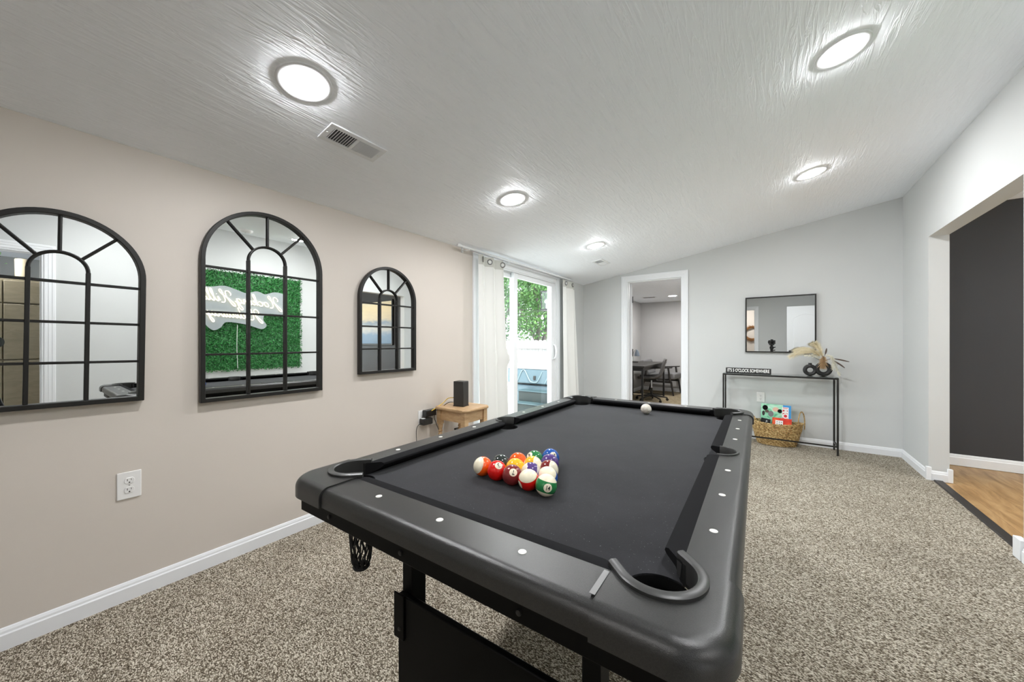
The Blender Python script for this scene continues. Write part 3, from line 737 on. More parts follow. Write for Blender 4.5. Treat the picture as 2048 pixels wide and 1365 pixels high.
# cables and adapters
def cable(name, pts, r, mt, label, cat='cable', group='cables at the side table'):
    m = MB(); m.tube(crom(pts, 8), r, 8); o = m.build(name, mt, None, smooth=True); return tag(o, label, cat, group)
cable('network_cable', [(-2.225,2.258,0.688),(-2.27,2.235,0.680),(-2.30,2.20,0.640),(-2.315,2.10,0.595),(-2.33,2.06,0.585),(-2.345,2.10,0.57),(-2.355,2.165,0.545)], 0.0035, M_yellow, 'yellow network cable running from the modem down to the wall outlet')
cable('power_cable', [(-2.225,2.25,0.650),(-2.26,2.225,0.645),(-2.30,2.17,0.60),(-2.325,2.11,0.578)], 0.003, M_blkplas, 'short black cord between the modem and the upper power adapter')
cable('white_cable', [(-2.350,2.165,0.540),(-2.30,2.17,0.56),(-2.27,2.19,0.54),(-2.29,2.19,0.40),(-2.32,2.17,0.20),(-2.34,2.12,0.06)], 0.0045, M_plate, 'thick white cable looping from the outlet down to the floor beside the table leg')
cable('white_cable', [(-2.352,2.18,0.545),(-2.31,2.155,0.545),(-2.285,2.165,0.50),(-2.30,2.20,0.36),(-2.335,2.20,0.15),(-2.345,2.19,0.05)], 0.003, M_plate, 'thinner white cable hanging beside the thick white one')
cable('power_cable', [(-2.352,2.16,0.545),(-2.32,2.125,0.52),(-2.30,2.13,0.47),(-2.31,2.17,0.38),(-2.33,2.15,0.22),(-2.345,2.10,0.05)], 0.0028, M_blkplas, 'thin black cable drooping below the second outlet plate')
cable('power_cable', [(-2.335,1.995,0.498),(-2.345,1.965,0.48),(-2.35,1.955,0.42),(-2.35,1.965,0.25),(-2.345,1.96,0.06)], 0.0028, M_blkplas, 'thin black cord dropping from the lower power adapter to the floor')
o = MB().box(-2.365,2.03,0.545,-2.315,2.145,0.600).build('power_adapter', M_blkplas, bevel=0.006); tag(o, 'upper black power adapter plugged in beside the side table', 'power adapter', 'black power adapters')
o = MB().box(-2.362,1.995,0.482,-2.305,2.095,0.534).build('power_adapter', M_blkplas, bevel=0.006); tag(o, 'lower black power adapter with a white sticker, under the other one', 'power adapter', 'black power adapters')
MB().box(-2.35,2.003,0.534,-2.325,2.035,0.5352).build('sticker', M_paper, o)
o = MB().box(-2.36,2.40,0.36,-2.335,2.46,0.378).build('cable_box', M_blkplas, bevel=0.003); tag(o, 'tiny flat black junction box on the wall under the side table', 'junction box')

# ================================================================== POOL TABLE
TA = 0.0202
PT = thing('pool_table', (-0.5754, 1.400, 0), 'black pool table with dark felt and grey plastic rails in the middle of the room', 'pool table', rot=(0,0,TA))
HW, HL, RX, RY, ZT, ZB = 0.525, 0.936, 0.443, 0.838, 0.800, 0.758
CX, CY, CR = 0.417, 0.802, 0.056     # corner pocket centre, radius
SX, SR = 0.440, 0.050                # side pocket
LC = 0.172
def railprof(inner, outer, n, rr=0.022, up=0.0, zb=ZB):
    i = Vector((*inner, 0)); o = Vector((*outer, 0)); n = Vector((*n, 0)); P = []
    P.append(i + Vector((0,0,0.764))); P.append(i + Vector((0,0,ZT+up)))
    q = o - n*rr
    for k in range(9):
        a = PI/2*(1-k/8); P.append(q + n*rr*math.cos(a) + Vector((0,0,ZT+up-rr + rr*math.sin(a))))
    P.append(o + Vector((0,0,zb))); P.append(o - n*0.022 + Vector((0,0,zb)))
    return P
def rail(samples, name, mt, **kw):
    m = MB(); rs = [m.ring(railprof(*s_, **kw)) for s_ in samples]
    m.loft(rs, False); m.face(list(reversed(rs[0]))); m.face(rs[-1])
    return m.build(name, mt, PT, smooth=True)
YE = HL - LC
def inner_x(y):
    x = RX; ay = abs(y)
    if ay < SR: x = max(x, SX + math.sqrt(SR**2-ay**2))
    if abs(ay-CY) < CR: x = max(x, CX + math.sqrt(CR**2-(ay-CY)**2))
    return x
ys = sorted(set([-YE + 2*YE*k/60 for k in range(61)] + [s_*SR*math.sin(PI/2*k/8) for k in range(9) for s_ in (-1,1)] + [s_*(CY-CR*math.cos(a)) for a in [0.46+k*0.12 for k in range(6)] for s_ in (-1,1) if CY-CR*math.cos(a) < YE]))
for sx in (1,-1):
    rail([((sx*inner_x(y), y), (sx*HW, y), (sx,0)) for y in ys], 'side_rail', M_rail)
XE = HW - LC
for sy in (1,-1):
    rail([((x, sy*RY), (x, sy*HL), (0,sy)) for x in [-XE+2*XE*k/10 for k in range(11)]], 'end_rail', M_rail)
# corner caps
def cap(sx, sy):
    ex = 0.005; A, B = HW+ex, HL+ex; rc = 0.075; n = 40
    a0 = math.asin((YE-CY)/CR); a1 = PI - math.asin((RY-CY)/CR)
    out = []; L1 = (B-rc)-YE; L2 = (A-rc)-XE; La = PI/2*rc; tot = L1+La+L2; S_ = []
    ts = sorted(set([k/n for k in range(n+1)] + [L1/tot, (L1+La)/tot]))
    for t_ in ts:
        s_ = t_*tot
        if s_ <= L1: o = (A, YE+s_); nn = (1,0)
        elif s_ <= L1+La: a = (s_-L1)/rc; o = (A-rc+rc*math.cos(a), B-rc+rc*math.sin(a)); nn = (math.cos(a), math.sin(a))
        else: o = (A-rc-(s_-L1-La), B); nn = (0,1)
        tt = min(1, t_/0.90); a = a0+(a1-a0)*tt; i = (CX+CR*math.cos(a), CY+CR*math.sin(a))
        if t_ > 0.90: k = (t_-0.90)/0.10; i = (i[0]+(XE-i[0])*k, RY)
        S_.append(((sx*i[0], sy*i[1]), (sx*o[0], sy*o[1]), (sx*nn[0], sy*nn[1])))
    rail(S_, 'corner_cap', M_rail, up=0.0035, zb=ZB-0.002, rr=0.025)
for sx in (1,-1):
    for sy in (1,-1): cap(sx, sy)
# grey worn seam strip at the near right corner cap
m = MB(); m.box(0.343,-0.912,0.8036,0.352,-0.848,0.8042); o = m.build('seam_strip', mat('worn_seam_grey',(0.22,0.22,0.22),0.5), PT); o['label'] = 'pale worn seam strip'
# playing bed with pocket notches
def arc(c, r, a0, a1, n=14): return [(c[0]+r*math.cos(a0+(a1-a0)*k/n), c[1]+r*math.sin(a0+(a1-a0)*k/n)) for k in range(n+1)]
quad_ = []
rad = math.radians
q1 = arc((CX,CY), CR, -math.acos((RX-CX)/CR)-0.001, -PI-math.asin((RY-CY)/CR)-0.0, 18)   # from the side edge round the inside to the end edge
def mir(P, sx, sy): return [(sx*x, sy*y) for x, y in P]
poly = arc((SX,0), SR, math.acos((RX-SX)/SR)*-1, -2*PI+math.acos((RX-SX)/SR), 16)      # right side pocket, bottom to top (through the inside)
poly = [p for p in poly]
poly += q1 + list(reversed(mir(q1,-1,1))) + list(reversed(mir(arc((SX,0), SR, -math.acos((RX-SX)/SR), -2*PI+math.acos((RX-SX)/SR), 16), -1, 1))) + mir(q1,-1,-1) + list(reversed(mir(q1,1,-1)))
m = MB(); m.prism(poly, 0.747, 0.765, 'z'); m.build('playing_bed', M_cloth, PT)
# cushions
def cushion(P0, P1, d, back, nose, e_back, e_nose):
    pass
def cush(axis, s_, b0, b1, n0, n1, bx, nx):
    """axis 'y': runs along Y at x = s_*bx; b0..b1 = back extent, n0..n1 = nose extent"""
    def pt(x, y, z): return (s_*x, y, z) if axis == 'y' else (y, s_*x, z)
    prof = [(bx,0.800,0),(bx-0.004,0.8005,0.05),(nx+0.007,0.7995,0.9),(nx+0.001,0.7965,1),(nx,0.792,1),(nx+0.003,0.786,1),(nx+0.020,0.774,0.75),(bx-0.004,0.7655,0.1),(bx,0.7655,0)]
    m = MB(); a = []; b = []
    for x, z, k in prof:
        a.append(pt(x, b0+(n0-b0)*k, z)); b.append(pt(x, b1+(n1-b1)*k, z))
    m.loft([m.ring(a), m.ring(b)], True, 0, True, True); m.build('cushion', M_cush, PT, smooth=True)
for s_ in (1,-1):
    cush('y', s_, 0.052, 0.752, 0.062, 0.712, RX, 0.407); cush('y', s_, -0.752, -0.052, -0.712, -0.062, RX, 0.407)
    cush('x', s_, -0.370, 0.370, -0.330, 0.330, RY, 0.806)
# pocket liners (raised U rims) and cups
def liner(c, o, r, leg, name='pocket_liner', k_=1.0, top=0.8115):
    c = Vector((*c,0)); o = Vector((*o,0)).normalized(); p = Vector((-o.y,o.x,0)); m = MB(); rs = []
    pts = [(c + p*1.0*0 , 0)]
    path = [(-p, -leg)] 
    sam = []
    for k in range(4): sam.append((p, -leg*(1-k/3.0)))
    seq = [(c + p*r - o*leg*(1-k/3.0), p) for k in range(3)] + [(c + (p*math.cos(a)+o*math.sin(a))*r, p*math.cos(a)+o*math.sin(a)) for a in [PI*k/24 for k in range(25)]] + [(c - p*r - o*leg*(k/3.0), -p) for k in range(1,4)]
    for q, n in seq:
        prof = [(-0.0075*k_,0.770),(-0.0075*k_,top-0.0025),(-0.0045*k_,top),(0.0045*k_,top),(0.0085*k_,top-0.003),(0.0085*k_,0.8000)]
        rs.append(m.ring([q + n*a + Vector((0,0,b)) for a, b in prof]))
    m.loft(rs, True, 0, True, True); return m.build(name, M_liner, PT, smooth=True)
def cup(x, y, r):
    m = MB(); m.lathe([(r-0.004,0.7645),(r-0.004,0.700),(r*0.7,0.690),(0.001,0.688)], (x,y,0), 28, cap0=False, cap1=True)
    m.lathe([(r-0.0005,0.7645),(r-0.0005,0.698),(r*0.72,0.686),(0.001,0.684)], (x,y,0), 28, cap0=False, cap1=True); m.build('pocket_cup', M_void, PT, smooth=True)
def net(x, y, r):
    m = MB(); rt, rb, z0, z1 = r*0.66, r*0.46, 0.690, 0.520; n = 12
    def q(t_, a): 
        rr = (rt + (rb-rt)*t_**1.6)*(1 if t_ < 0.99 else 0.75); return (x+rr*math.cos(a), y+rr*math.sin(a), z0+(z1-z0)*t_)
    for k in range(n):
        for dr in (1,-1):
            pts = [q(j/10, 2*PI*k/n + dr*1.1*(j/10) + 0.10*math.sin(j*2.1)) for j in range(11)]
            m.tube(pts, 0.0022, 5)
    m.tube([q(1.0, 2*PI*k/16) for k in range(16)], 0.006, 6, closed=True); m.tube([q(0.0, 2*PI*k/16) for k in range(16)], 0.004, 6, closed=True)
    m.tube([q(1.0,0.3), (x,y,z1-0.006), q(1.0,3.4)], 0.004, 6); m.tube([q(1.0,1.9), (x,y,z1-0.006), q(1.0,5.0)], 0.004, 6)
    m.build('pocket_net', M_net, PT)
for sx in (1,-1):
    for sy in (1,-1):
        liner((sx*CX, sy*CY), (sx,sy), 0.0625, 0.034); cup(sx*CX, sy*CY, 0.053); net(sx*(CX-0.012), sy*(CY-0.012), 0.052)
    liner((sx*SX, 0), (sx,0), 0.0525, 0.004, k_=0.55, top=0.8045); cup(sx*SX, 0, 0.046); net(sx*(SX-0.002), 0, 0.040)
# sights
for x, y in [(s_*0.4756, k*0.2017) for s_ in (1,-1) for k in (-3,-2,-1,1,2,3)] + [(k*0.2039, s_*0.875) for s_ in (1,-1) for k in (-1,0,1)]:
    m = MB(); m.lathe([(0.0078,0.7995),(0.0074,0.8008),(0.004,0.8013),(0.0005,0.8014)], (x,y,0), 20, cap0=False, cap1=True); m.build('rail_sight', M_pearl, PT, smooth=True)
# aprons, with screws
AX, AY, AZ = 0.505, 0.910, 0.703
m = MB(); m.box(-AX,-AY,AZ,AX,-AY+0.018,ZB+0.003); m.build('end_apron', M_blk, PT, bevel=0.002)
m = MB(); m.box(-AX,AY-0.018,AZ,AX,AY,ZB+0.003); m.build('end_apron', M_blk, PT, bevel=0.002)
for s_ in (1,-1):
    m = MB(); m.box(min(s_*AX,s_*(AX-0.018)),-AY+0.019,AZ,max(s_*AX,s_*(AX-0.018)),AY-0.019,ZB+0.003); m.build('side_apron', M_blk, PT, bevel=0.002)
for x in (-0.36,-0.08,0.22):
    m = MB(); m.lathe([(0.0055,0),(0.005,0.003),(0.001,0.0035)], (0,0,0), 14, cap1=True)
    o = m.build('screw', M_screw, PT, smooth=True); o.location = (x, -AY, 0.722); o.rotation_euler = (PI/2,0,0)
# legs
for s_ in (-1,1):
    for x0 in (-0.266, 0.264):
        m = MB(); y0 = s_*0.755; m.box(x0, min(y0,y0-s_*0.05), 0.018, x0+0.038, max(y0,y0-s_*0.05), 0.7465); m.build('leg', M_blk, PT, bevel=0.002)
        m = MB(); m.cyl((x0+0.019,y0-s_*0.025,0),(x0+0.019,y0-s_*0.025,0.018),0.022,0.018,n=16); m.build('foot', M_blkplas, PT)
    m = MB(); ya, yb = sorted((s_*0.756, s_*0.774)); m.box(-0.262, ya, 0.10, 0.302, yb, 0.488); m.build('leg_panel', M_blk, PT, bevel=0.004)
    m = MB(); ya, yb = sorted((s_*0.7745, s_*0.780)); m.box(-0.272, ya, 0.372, -0.232, yb, 0.492); m.box(0.276, ya, 0.372, 0.314, yb, 0.492); m.build('leg_bracket', M_blk, PT, bevel=0.002)
    m = MB(); m.tube([(0.311, s_*0.735, 0.62), (0.311, s_*0.40, 0.742)], 0.006, 8); m.tube([(-0.276, s_*0.735, 0.62), (-0.276, s_*0.40, 0.742)], 0.006, 8); m.build('folding_brace', M_steel, PT)
    for x in (-0.24, 0.27):
        o = MB().lathe([(0.005,0),(0.004,0.003),(0.001,0.0035)], (0,0,0), 12, cap1=True).build('bolt', M_screw, PT, smooth=True); o.location = (x-0.008, s_*0.780, 0.40); o.rotation_euler = (PI/2*(1 if s_ < 0 else -1),0,0)

# ------------------------------------------------------------------ balls
BR = 0.0287; ZBALL = 0.765 + BR
CAMP = Vector((0,0,CAMH))
def ball_mat(name, col, stripe):
    m = mat(name, col, 0.10, coat=0.3); N, L, b = nodes(m)
    tc = N.new('ShaderNodeTexCoord'); nz = N.new('ShaderNodeVectorMath'); nz.operation = 'NORMALIZE'; L.new(tc.outputs['Object'], nz.inputs[0])
    sx = N.new('ShaderNodeSeparateXYZ'); L.new(nz.outputs[0], sx.inputs[0])
    ax = sx.outputs[0]; az = math_n(m, 'ABSOLUTE', sx.outputs[2])
    white = (0.82,0.75,0.58)
    circ = math_n(m, 'GREATER_THAN', ax, 0.925)
    base = mixc(m, math_n(m, 'GREATER_THAN', az, 0.50), col, white) if stripe else col
    setcol(m, mixc(m, circ, base, white)); return m
C_ = {'y':(0.85,0.47,0.015),'b':(0.012,0.085,0.36),'r':(0.66,0.006,0.004),'p':(0.085,0.045,0.20),'o':(0.80,0.105,0.006),'g':(0.02,0.19,0.055),'m':(0.19,0.022,0.022),'k':(0.02,0.028,0.026)}
e1 = Vector((0.9967,-0.0823)); e2 = Vector((0.0823,0.9967)); st = Vector((-0.1415,-0.557))
def tpos(p): c, s_ = math.cos(TA), math.sin(TA); return Vector((-0.5754 + c*p.x - s_*p.y, 1.400 + s_*p.x + c*p.y, ZBALL))
# number: (row, index, colour, striped, axis on screen (right, up, toward camera), number direction on screen, digit turn, text?)
BALLS = {
 13:(0,0,'o',1,(-0.80,0.25,0.50),(0.2,-0.9,-0.6),0,0,'orange striped billiard ball at the left corner of the rack'),
 3:(0,1,'r',0,(0,1,0),(0.17,0.50,0.85),200,1,'red solid billiard ball marked 3 in the front row of the rack'),
 7:(0,2,'m',0,(0,1,0),(0.10,0.25,0.96),180,1,'maroon solid billiard ball marked 7 in the middle of the front row'),
 11:(0,3,'r',1,(-0.15,0.66,0.66),(-0.80,-0.45,0.18),0,0,'red striped billiard ball in the front row beside the green striped one'),
 14:(0,4,'g',1,(0.22,0.93,0.22),(0.15,-0.21,0.96),0,1,'green striped billiard ball marked 14 at the near corner of the rack'),
 8:(1,0,'k',0,(0,1,0),(0,-0.6,-0.8),0,0,'black solid billiard ball in the second row, behind the red 3'),
 1:(1,1,'y',0,(0,1,0),(0.3,-0.9,-0.3),0,0,'yellow solid billiard ball in the second row of the rack'),
 12:(1,2,'p',1,(0.93,-0.12,-0.1),(0.1,-0.9,0.3),0,0,'purple striped billiard ball in the second row of the rack'),
 10:(1,3,'b',1,(-0.05,0.55,0.83),(0.3,-0.9,0.3),0,0,'blue striped billiard ball showing a white cap, behind the green striped one'),
 5:(2,0,'o',0,(0,1,0),(0,-0.6,-0.8),0,0,'orange solid billiard ball in the third row, behind the yellow solid'),
 9:(2,1,'y',1,(0.88,0.18,0.42),(0.1,-0.9,0.3),0,0,'yellow striped billiard ball in the middle of the rack'),
 15:(2,2,'m',1,(0.85,0.10,0.45),(0.1,-0.9,0.3),0,0,'maroon striped billiard ball on the right side of the rack'),
 6:(3,0,'g',0,(0,1,0),(-0.60,0.48,0.64),230,1,'green solid billiard ball in the fourth row of the rack'),
 4:(3,1,'p',0,(0,1,0),(0,-0.6,-0.8),0,0,'purple solid billiard ball just in front of the blue solid'),
 2:(4,0,'b',0,(0,1,0),(0.30,0.25,0.92),-60,1,'blue solid billiard ball marked 2 at the far tip of the rack'),
}
ball_me = None
for num, (r_, k, c_, stripe, axs, nds, turn, txt, label) in BALLS.items():
    p = tpos(st + (e1*0.5 + e2*0.8660)*(2*BR)*r_ + e1*(2*BR)*k)
    toc = (CAMP - p).normalized(); rt = Vector((0,0,1)).cross(toc).normalized(); up = toc.cross(rt)
    scr = lambda v_: (rt*v_[0] + up*v_[1] + toc*v_[2]).normalized()
    X = scr(nds); Z = scr(axs); 
    if stripe: 
        Z = Z.normalized(); X = (X - Z*X.dot(Z)).normalized()
    else: Z = (Z - X*Z.dot(X)).normalized()
    Y = Z.cross(X)
    m = MB(); m.sphere((0,0,0), BR, 40, 22)
    o = m.build('billiard_ball', ball_mat('ball_%s_%d' % (c_, stripe) + '_mat', C_[c_], stripe), None, smooth=True)
    o.matrix_world = Matrix.Translation(p) @ Matrix((X, Y, Z)).transposed().to_4x4()
    tag(o, label, 'billiard ball', 'racked billiard balls')
    if txt:
        a = math.radians(turn); U = Vector((0, -math.sin(a)*1.0, math.cos(a))); Rr = U.cross(Vector((1,0,0)))
        V, F = text_geo(str(num), 0.0175 if num < 10 else 0.0155, 0.80, bold=0.0003); t_ = MB()
        for x_, y_ in V: t_.v.append(tuple((Vector((1,0,0))*BR + Rr*x_ + U*y_).normalized()*BR*1.018))
        for f_ in F: t_.face(f_)
        t_.build('number', M_blkplas, o, recalc=False)
M_cue = mat('aged_ivory_ball', (0.74,0.69,0.61), 0.25); setcol(M_cue, ramp(M_cue, noise(M_cue, texcoord(M_cue), 60, 4, 0.7), [(0.35,(0.58,0.51,0.43)), (0.6,(0.80,0.76,0.69))]))
o = MB().sphere((0,0,0), BR, 40, 22).build('cue_ball', M_cue, None, smooth=True); o.location = tpos(Vector((0.028,0.689)))
tag(o, 'off-white speckled cue ball alone at the far end of the pool table', 'billiard ball')

# ================================================================== CONSOLE TABLE
CTX0, CTX1, CTY0, CTY1, CTZ = -0.447, 0.586, 4.950, 5.225, 0.800
t = thing('console_table', ((CTX0+CTX1)/2, (CTY0+CTY1)/2, 0), 'narrow black metal console table with a glass top against the back wall', 'console table')
w, d = (CTX1-CTX0)/2, (CTY1-CTY0)/2; b = 0.016
m = MB()
m.box(-w,-d,CTZ-0.018,w,-d+b,CTZ-0.002); m.box(-w,d-b,CTZ-0.018,w,d,CTZ-0.002); m.box(-w,-d+b,CTZ-0.018,-w+b,d-b,CTZ-0.002); m.box(w-b,-d+b,CTZ-0.018,w,d-b,CTZ-0.002)
m.build('top_frame', M_iron, t, bevel=0.0015)
for x in (-w, w-b):
    for y in (-d, d-b): MB().box(x,y,0,x+b,y+b,CTZ-0.0185).build('leg', M_iron, t, bevel=0.0015)
m = MB(); m.box(-w+b,-d+0.001,0.085,w-b,-d+b-0.001,0.099); m.build('front_stretcher', M_iron, t)
m = MB()
for x in (-w, w-b): m.box(x+0.001,-d+b,0.085,x+b-0.001,d-b,0.099)
m.build('side_stretcher', M_iron, t)
MB().box(-w+0.004,-d+0.004,CTZ-0.0018,w-0.004,d-0.004,CTZ+0.004).build('glass_top', M_tglass, t, bevel=0.001, seg=1)
ZC = CTZ + 0.0042
# box sign
t = thing('box_sign', (-0.198, 5.03, ZC), "small black box sign reading IT'S 5 O'CLOCK SOMEWHERE on the console table", 'sign')
MB().box(-0.221,-0.018,0,0.221,0.018,0.061).build('block', M_blkcer, t, bevel=0.001, seg=1)
put_text("IT'S 5 O'CLOCK SOMEWHERE", 0.052, 0.60, (0,-0.0188,0.031), (1,0,0), (0,0,1), M_paper, 'lettering', t, bold=0.0012)

# donut vases
def donut(cx, cy, R1, r1, label, neck):
    t = thing('ring_vase', (cx, cy, ZC), label, 'vase', 'black ring vases on the console', rot=(0,0,math.radians(8)))
    m = MB(); n, k = 36, 16; rs = []
    for i in range(n):
        a = 2*PI*i/n; rs.append(m.ring([((R1+r1*math.cos(2*PI*j/k))*math.cos(a), r1*1.05*math.sin(2*PI*j/k), R1+r1-0.001+(R1+r1*math.cos(2*PI*j/k))*math.sin(a)) for j in range(k)]))
    m.loft(rs+[rs[0]], True); m.build('ring_body', M_blkcer, t, smooth=True)
    m = MB(); z = 2*(R1+r1)-0.012; x = neck
    m.lathe([(0.026,z-0.012),(0.017,z+0.006),(0.015,z+0.018),(0.018,z+0.024),(0.013,z+0.024),(0.011,z+0.002)], (x,0,0), 20, cap0=False, cap1=True); m.build('neck', M_blkcer, t, smooth=True)
donut(0.366, 5.072, 0.044, 0.019, 'smaller black ring-shaped vase, left of the pair on the console table', 0.0)
donut(0.478, 5.090, 0.054, 0.0225, 'larger black ring-shaped vase holding the dried pampas, right of the pair', 0.0)
# dried arrangement
def plume(m, pts, n, ln, w, seed, mi=0, droop=0.3, rad=0.0013):
    r = random.Random(seed); P = crom(pts, 10); K = len(P)
    m.tube(P, 0.0014, 5, mi)
    for i in range(n):
        f = 0.25 + 0.75*r.random(); j = min(K-2, int(f*(K-1))); base = P[j]; tan = (P[j+1]-P[j]).normalized()
        s_ = Vector((r.gauss(0,1), r.gauss(0,1), r.gauss(0,1))); s_ = (s_ - tan*s_.dot(tan)).normalized()
        L_ = ln*(0.5+0.7*r.random())*math.sin(PI*min(0.98, max(0.1, (f-0.2)/0.85)))**0.5
        d = (tan*0.85 + s_*w).normalized(); e = base + d*L_*0.55; g = base + d*L_ + Vector((0,0,-droop*L_*0.45))
        m.tube([base, e, g], rad, 3, mi, radii=[rad, rad*0.9, rad*0.3])
t = thing('dried_bouquet', (0.478, 5.085, ZC+0.16), 'cream and white dried pampas with brown leaves spilling from the larger ring vase', 'dried flowers')
def bq(pts): return [Vector(p) for p in pts]
o0 = (0,0,-0.01)
m = MB(); plume(m, bq([o0,(-0.03,0,0.05),(-0.10,-0.02,0.10),(-0.20,-0.03,0.09),(-0.285,-0.04,0.045)]), 420, 0.075, 0.55, 1); 
plume(m, bq([o0,(-0.03,0,0.06),(-0.10,0,0.125),(-0.18,0.0,0.13),(-0.24,0.0,0.11)]), 300, 0.06, 0.5, 2); m.build('pampas_plume', M_plume, t, recalc=False)
m = MB(); plume(m, bq([o0,(-0.01,0,0.05),(-0.03,0.0,0.11),(-0.05,0.01,0.16),(-0.07,0.01,0.19)]), 420, 0.07, 0.8, 3); m.build('pampas_plume', M_plume, t, recalc=False)
m = MB(); plume(m, bq([o0,(0.0,-0.02,0.04),(-0.005,-0.05,0.03),(-0.01,-0.065,-0.02),(-0.012,-0.07,-0.06)]), 360, 0.06, 0.8, 4); m.build('pampas_plume', M_tan, t, recalc=False)
m = MB(); plume(m, bq([o0,(0.02,-0.01,0.06),(0.06,-0.02,0.05),(0.075,-0.03,-0.02),(0.07,-0.03,-0.085)]), 300, 0.03, 0.9, 5); m.build('bleached_plume', M_plumew, t, recalc=False)
m = MB(); plume(m, bq([o0,(0.04,0,0.06),(0.085,0.0,0.01),(0.105,0.0,-0.08),(0.13,0.0,-0.145)]), 300, 0.03, 0.9, 6); m.build('bleached_plume', M_plumew, t, recalc=False)
m = MB(); plume(m, bq([o0,(-0.05,-0.03,0.04),(-0.10,-0.04,0.06),(-0.16,-0.05,0.06)]), 200, 0.03, 0.8, 7); m.build('bleached_plume', M_plumew, t, recalc=False)
for pts in (((0,0,0),(0.06,0,0.03),(0.13,0,0.020),(0.205,0,0.0)), ((0,0,0),(0.06,0,0.02),(0.12,0,-0.02),(0.17,0,-0.065)), ((0,0,0),(0.01,0,0.06),(0.02,0,0.10),(0.026,0,0.14)), ((0,0,0),(-0.06,-0.02,0.03),(-0.12,-0.03,0.07),(-0.17,-0.03,0.075))):
    P = crom(pts, 8); m = MB(); k = len(P); m.tube(P, 0.004, 6, radii=[0.0015 if i < k*0.35 else 0.0065*math.sin(PI*(i-k*0.35)/(k*0.66))+0.001 for i in range(k)]); m.build('brown_leaf', M_brown, t, smooth=True)

# basket -----------------------------------------------------------------
t = thing('wicker_basket', (0.070, 5.112, 0.0), 'oval woven seagrass basket with a hoop handle on the floor under the console table', 'basket')
def oval(a, b, th): return (a*math.cos(th), b*math.sin(th))
m = MB(); rows, n = 17, 120; Hb = 0.235
for k in range(rows):
    f = k/(rows-1); a = 0.172 + 0.066*f**0.8; b_ = 0.092 + 0.030*f**0.8; z = 0.010 + Hb*f
    pts = []; rad_ = []
    for i in range(n):
        th = 2*PI*i/n; wv = 0.0032*math.sin(th*30 + PI*k); x, y = oval(a+wv, b_+wv, th); zz = z + 0.022*f*abs(math.cos(th))**2 + 0.0018*math.sin(th*30+PI*k+1.2)
        pts.append((x, y, zz)); rad_.append(0.0078 + 0.0018*math.sin(th*60 + k))
    m.tube(pts, 0.008, 7, closed=True, radii=rad_)
m.build('woven_wall', M_weave, t, smooth=True)
m = MB(); m.lathe([(0.168,0.004),(0.168,0.012),(0.001,0.012)], (0,0,0), 40, sx=1, sy=0.6, cap0=True, cap1=True); m.build('bottom', M_weave, t)
for s_ in (1,-1):
    m = MB(); m.tube([(s_*(0.226+0.030*math.cos(a)), 0.040*math.cos(a), 0.262+(0.135 if s_ > 0 else 0.045)*math.sin(a)) for a in [-0.5+(PI+1.0)*k/20 for k in range(21)]], 0.0058, 8); m.build('handle', M_weave, t, smooth=True)
# game boxes in the basket
M_g1 = mat('box_mint', (0.18,0.62,0.35), 0.4); setcol(M_g1, ramp(M_g1, noise(M_g1, texcoord(M_g1), 9, 3, 0.6, 1.5), [(0.3,(0.05,0.42,0.18)), (0.5,(0.35,0.72,0.50)), (0.7,(0.70,0.85,0.78))]))
M_blue = mat('box_blue', (0.04,0.28,0.62), 0.4); M_red = mat('box_red', (0.62,0.02,0.03), 0.4)
M_rb = mat('box_red_glow', (0.70,0.05,0.02), 0.4); setcol(M_rb, ramp(M_rb, noise(M_rb, texcoord(M_rb), 12, 2), [(0.35,(0.55,0.012,0.012)), (0.6,(0.80,0.07,0.02)), (0.8,(0.9,0.35,0.08))]))
t = thing('board_game_box', (0.062, 5.150, 0.186), 'green and blue board game box with white MO lettering on red, standing in the basket', 'board game', rot=(-0.16, 0.022, 0))
MB().box(-0.140,-0.024,0,0.140,0.024,0.262).build('box', M_g1, t, bevel=0.001, seg=1)
MB().box(0.066,-0.0252,0.002,0.140,-0.0241,0.262).build('blue_panel', M_blue, t)
MB().box(0.058,-0.0262,0.020,0.118,-0.0253,0.240).build('panel_border', M_paper, t)
MB().box(0.064,-0.0272,0.026,0.110,-0.0263,0.234).build('red_panel', M_red, t)
put_text('MO', 0.070, 1.05, (0.087,-0.0278,0.170), (0,0,-1), (1,0,0), M_paper, 'lettering', t, bold=0.003)
for j, (x, z, rx, rz, mt_) in enumerate(((-0.10,0.215,0.026,0.030,M_blk),(-0.082,0.175,0.020,0.018,M_brown),(-0.045,0.15,0.026,0.034,M_greyfab),(0.0,0.205,0.030,0.026,mat('skin_patch',(0.75,0.48,0.36),0.5)),(0.038,0.19,0.022,0.022,M_blk),(-0.115,0.15,0.014,0.028,M_darkwood))):
    m = MB(); m.prism([(x+rx*math.cos(2*PI*q/14), z+rz*math.sin(2*PI*q/14)) for q in range(14)], -0.0252-j*0.0001, -0.0241, 'y'); m.build('printed_patch', mt_, t)
t = thing('dice_game_box', (0.118, 5.082, 0.150), 'red game box printed with a white die, in front of the green box', 'board game', rot=(-0.20, 0.03, 0))
MB().box(-0.088,-0.014,0,0.088,0.014,0.158).build('box', M_rb, t, bevel=0.001, seg=1)
m = MB(); m.box(-0.060,-0.0152,0.045,0.010,-0.0142,0.130); m.build('die_print', M_paper, t, bevel=0.0)
m = MB()
for x in (-0.044,-0.022,-0.004):
    for z in (0.065, 0.088, 0.111): m.cyl((x,-0.0156,z),(x,-0.0153,z),0.0045,n=10)
m.build('die_pips', M_blk, t)
t = thing('black_game_box', (-0.045, 5.082, 0.165), 'small black game box with white lettering at the left of the basket', 'board game', rot=(-0.15, 0.16, 0))
MB().box(-0.045,-0.018,0,0.045,0.018,0.125).build('box', M_blkplas, t, bevel=0.001, seg=1)
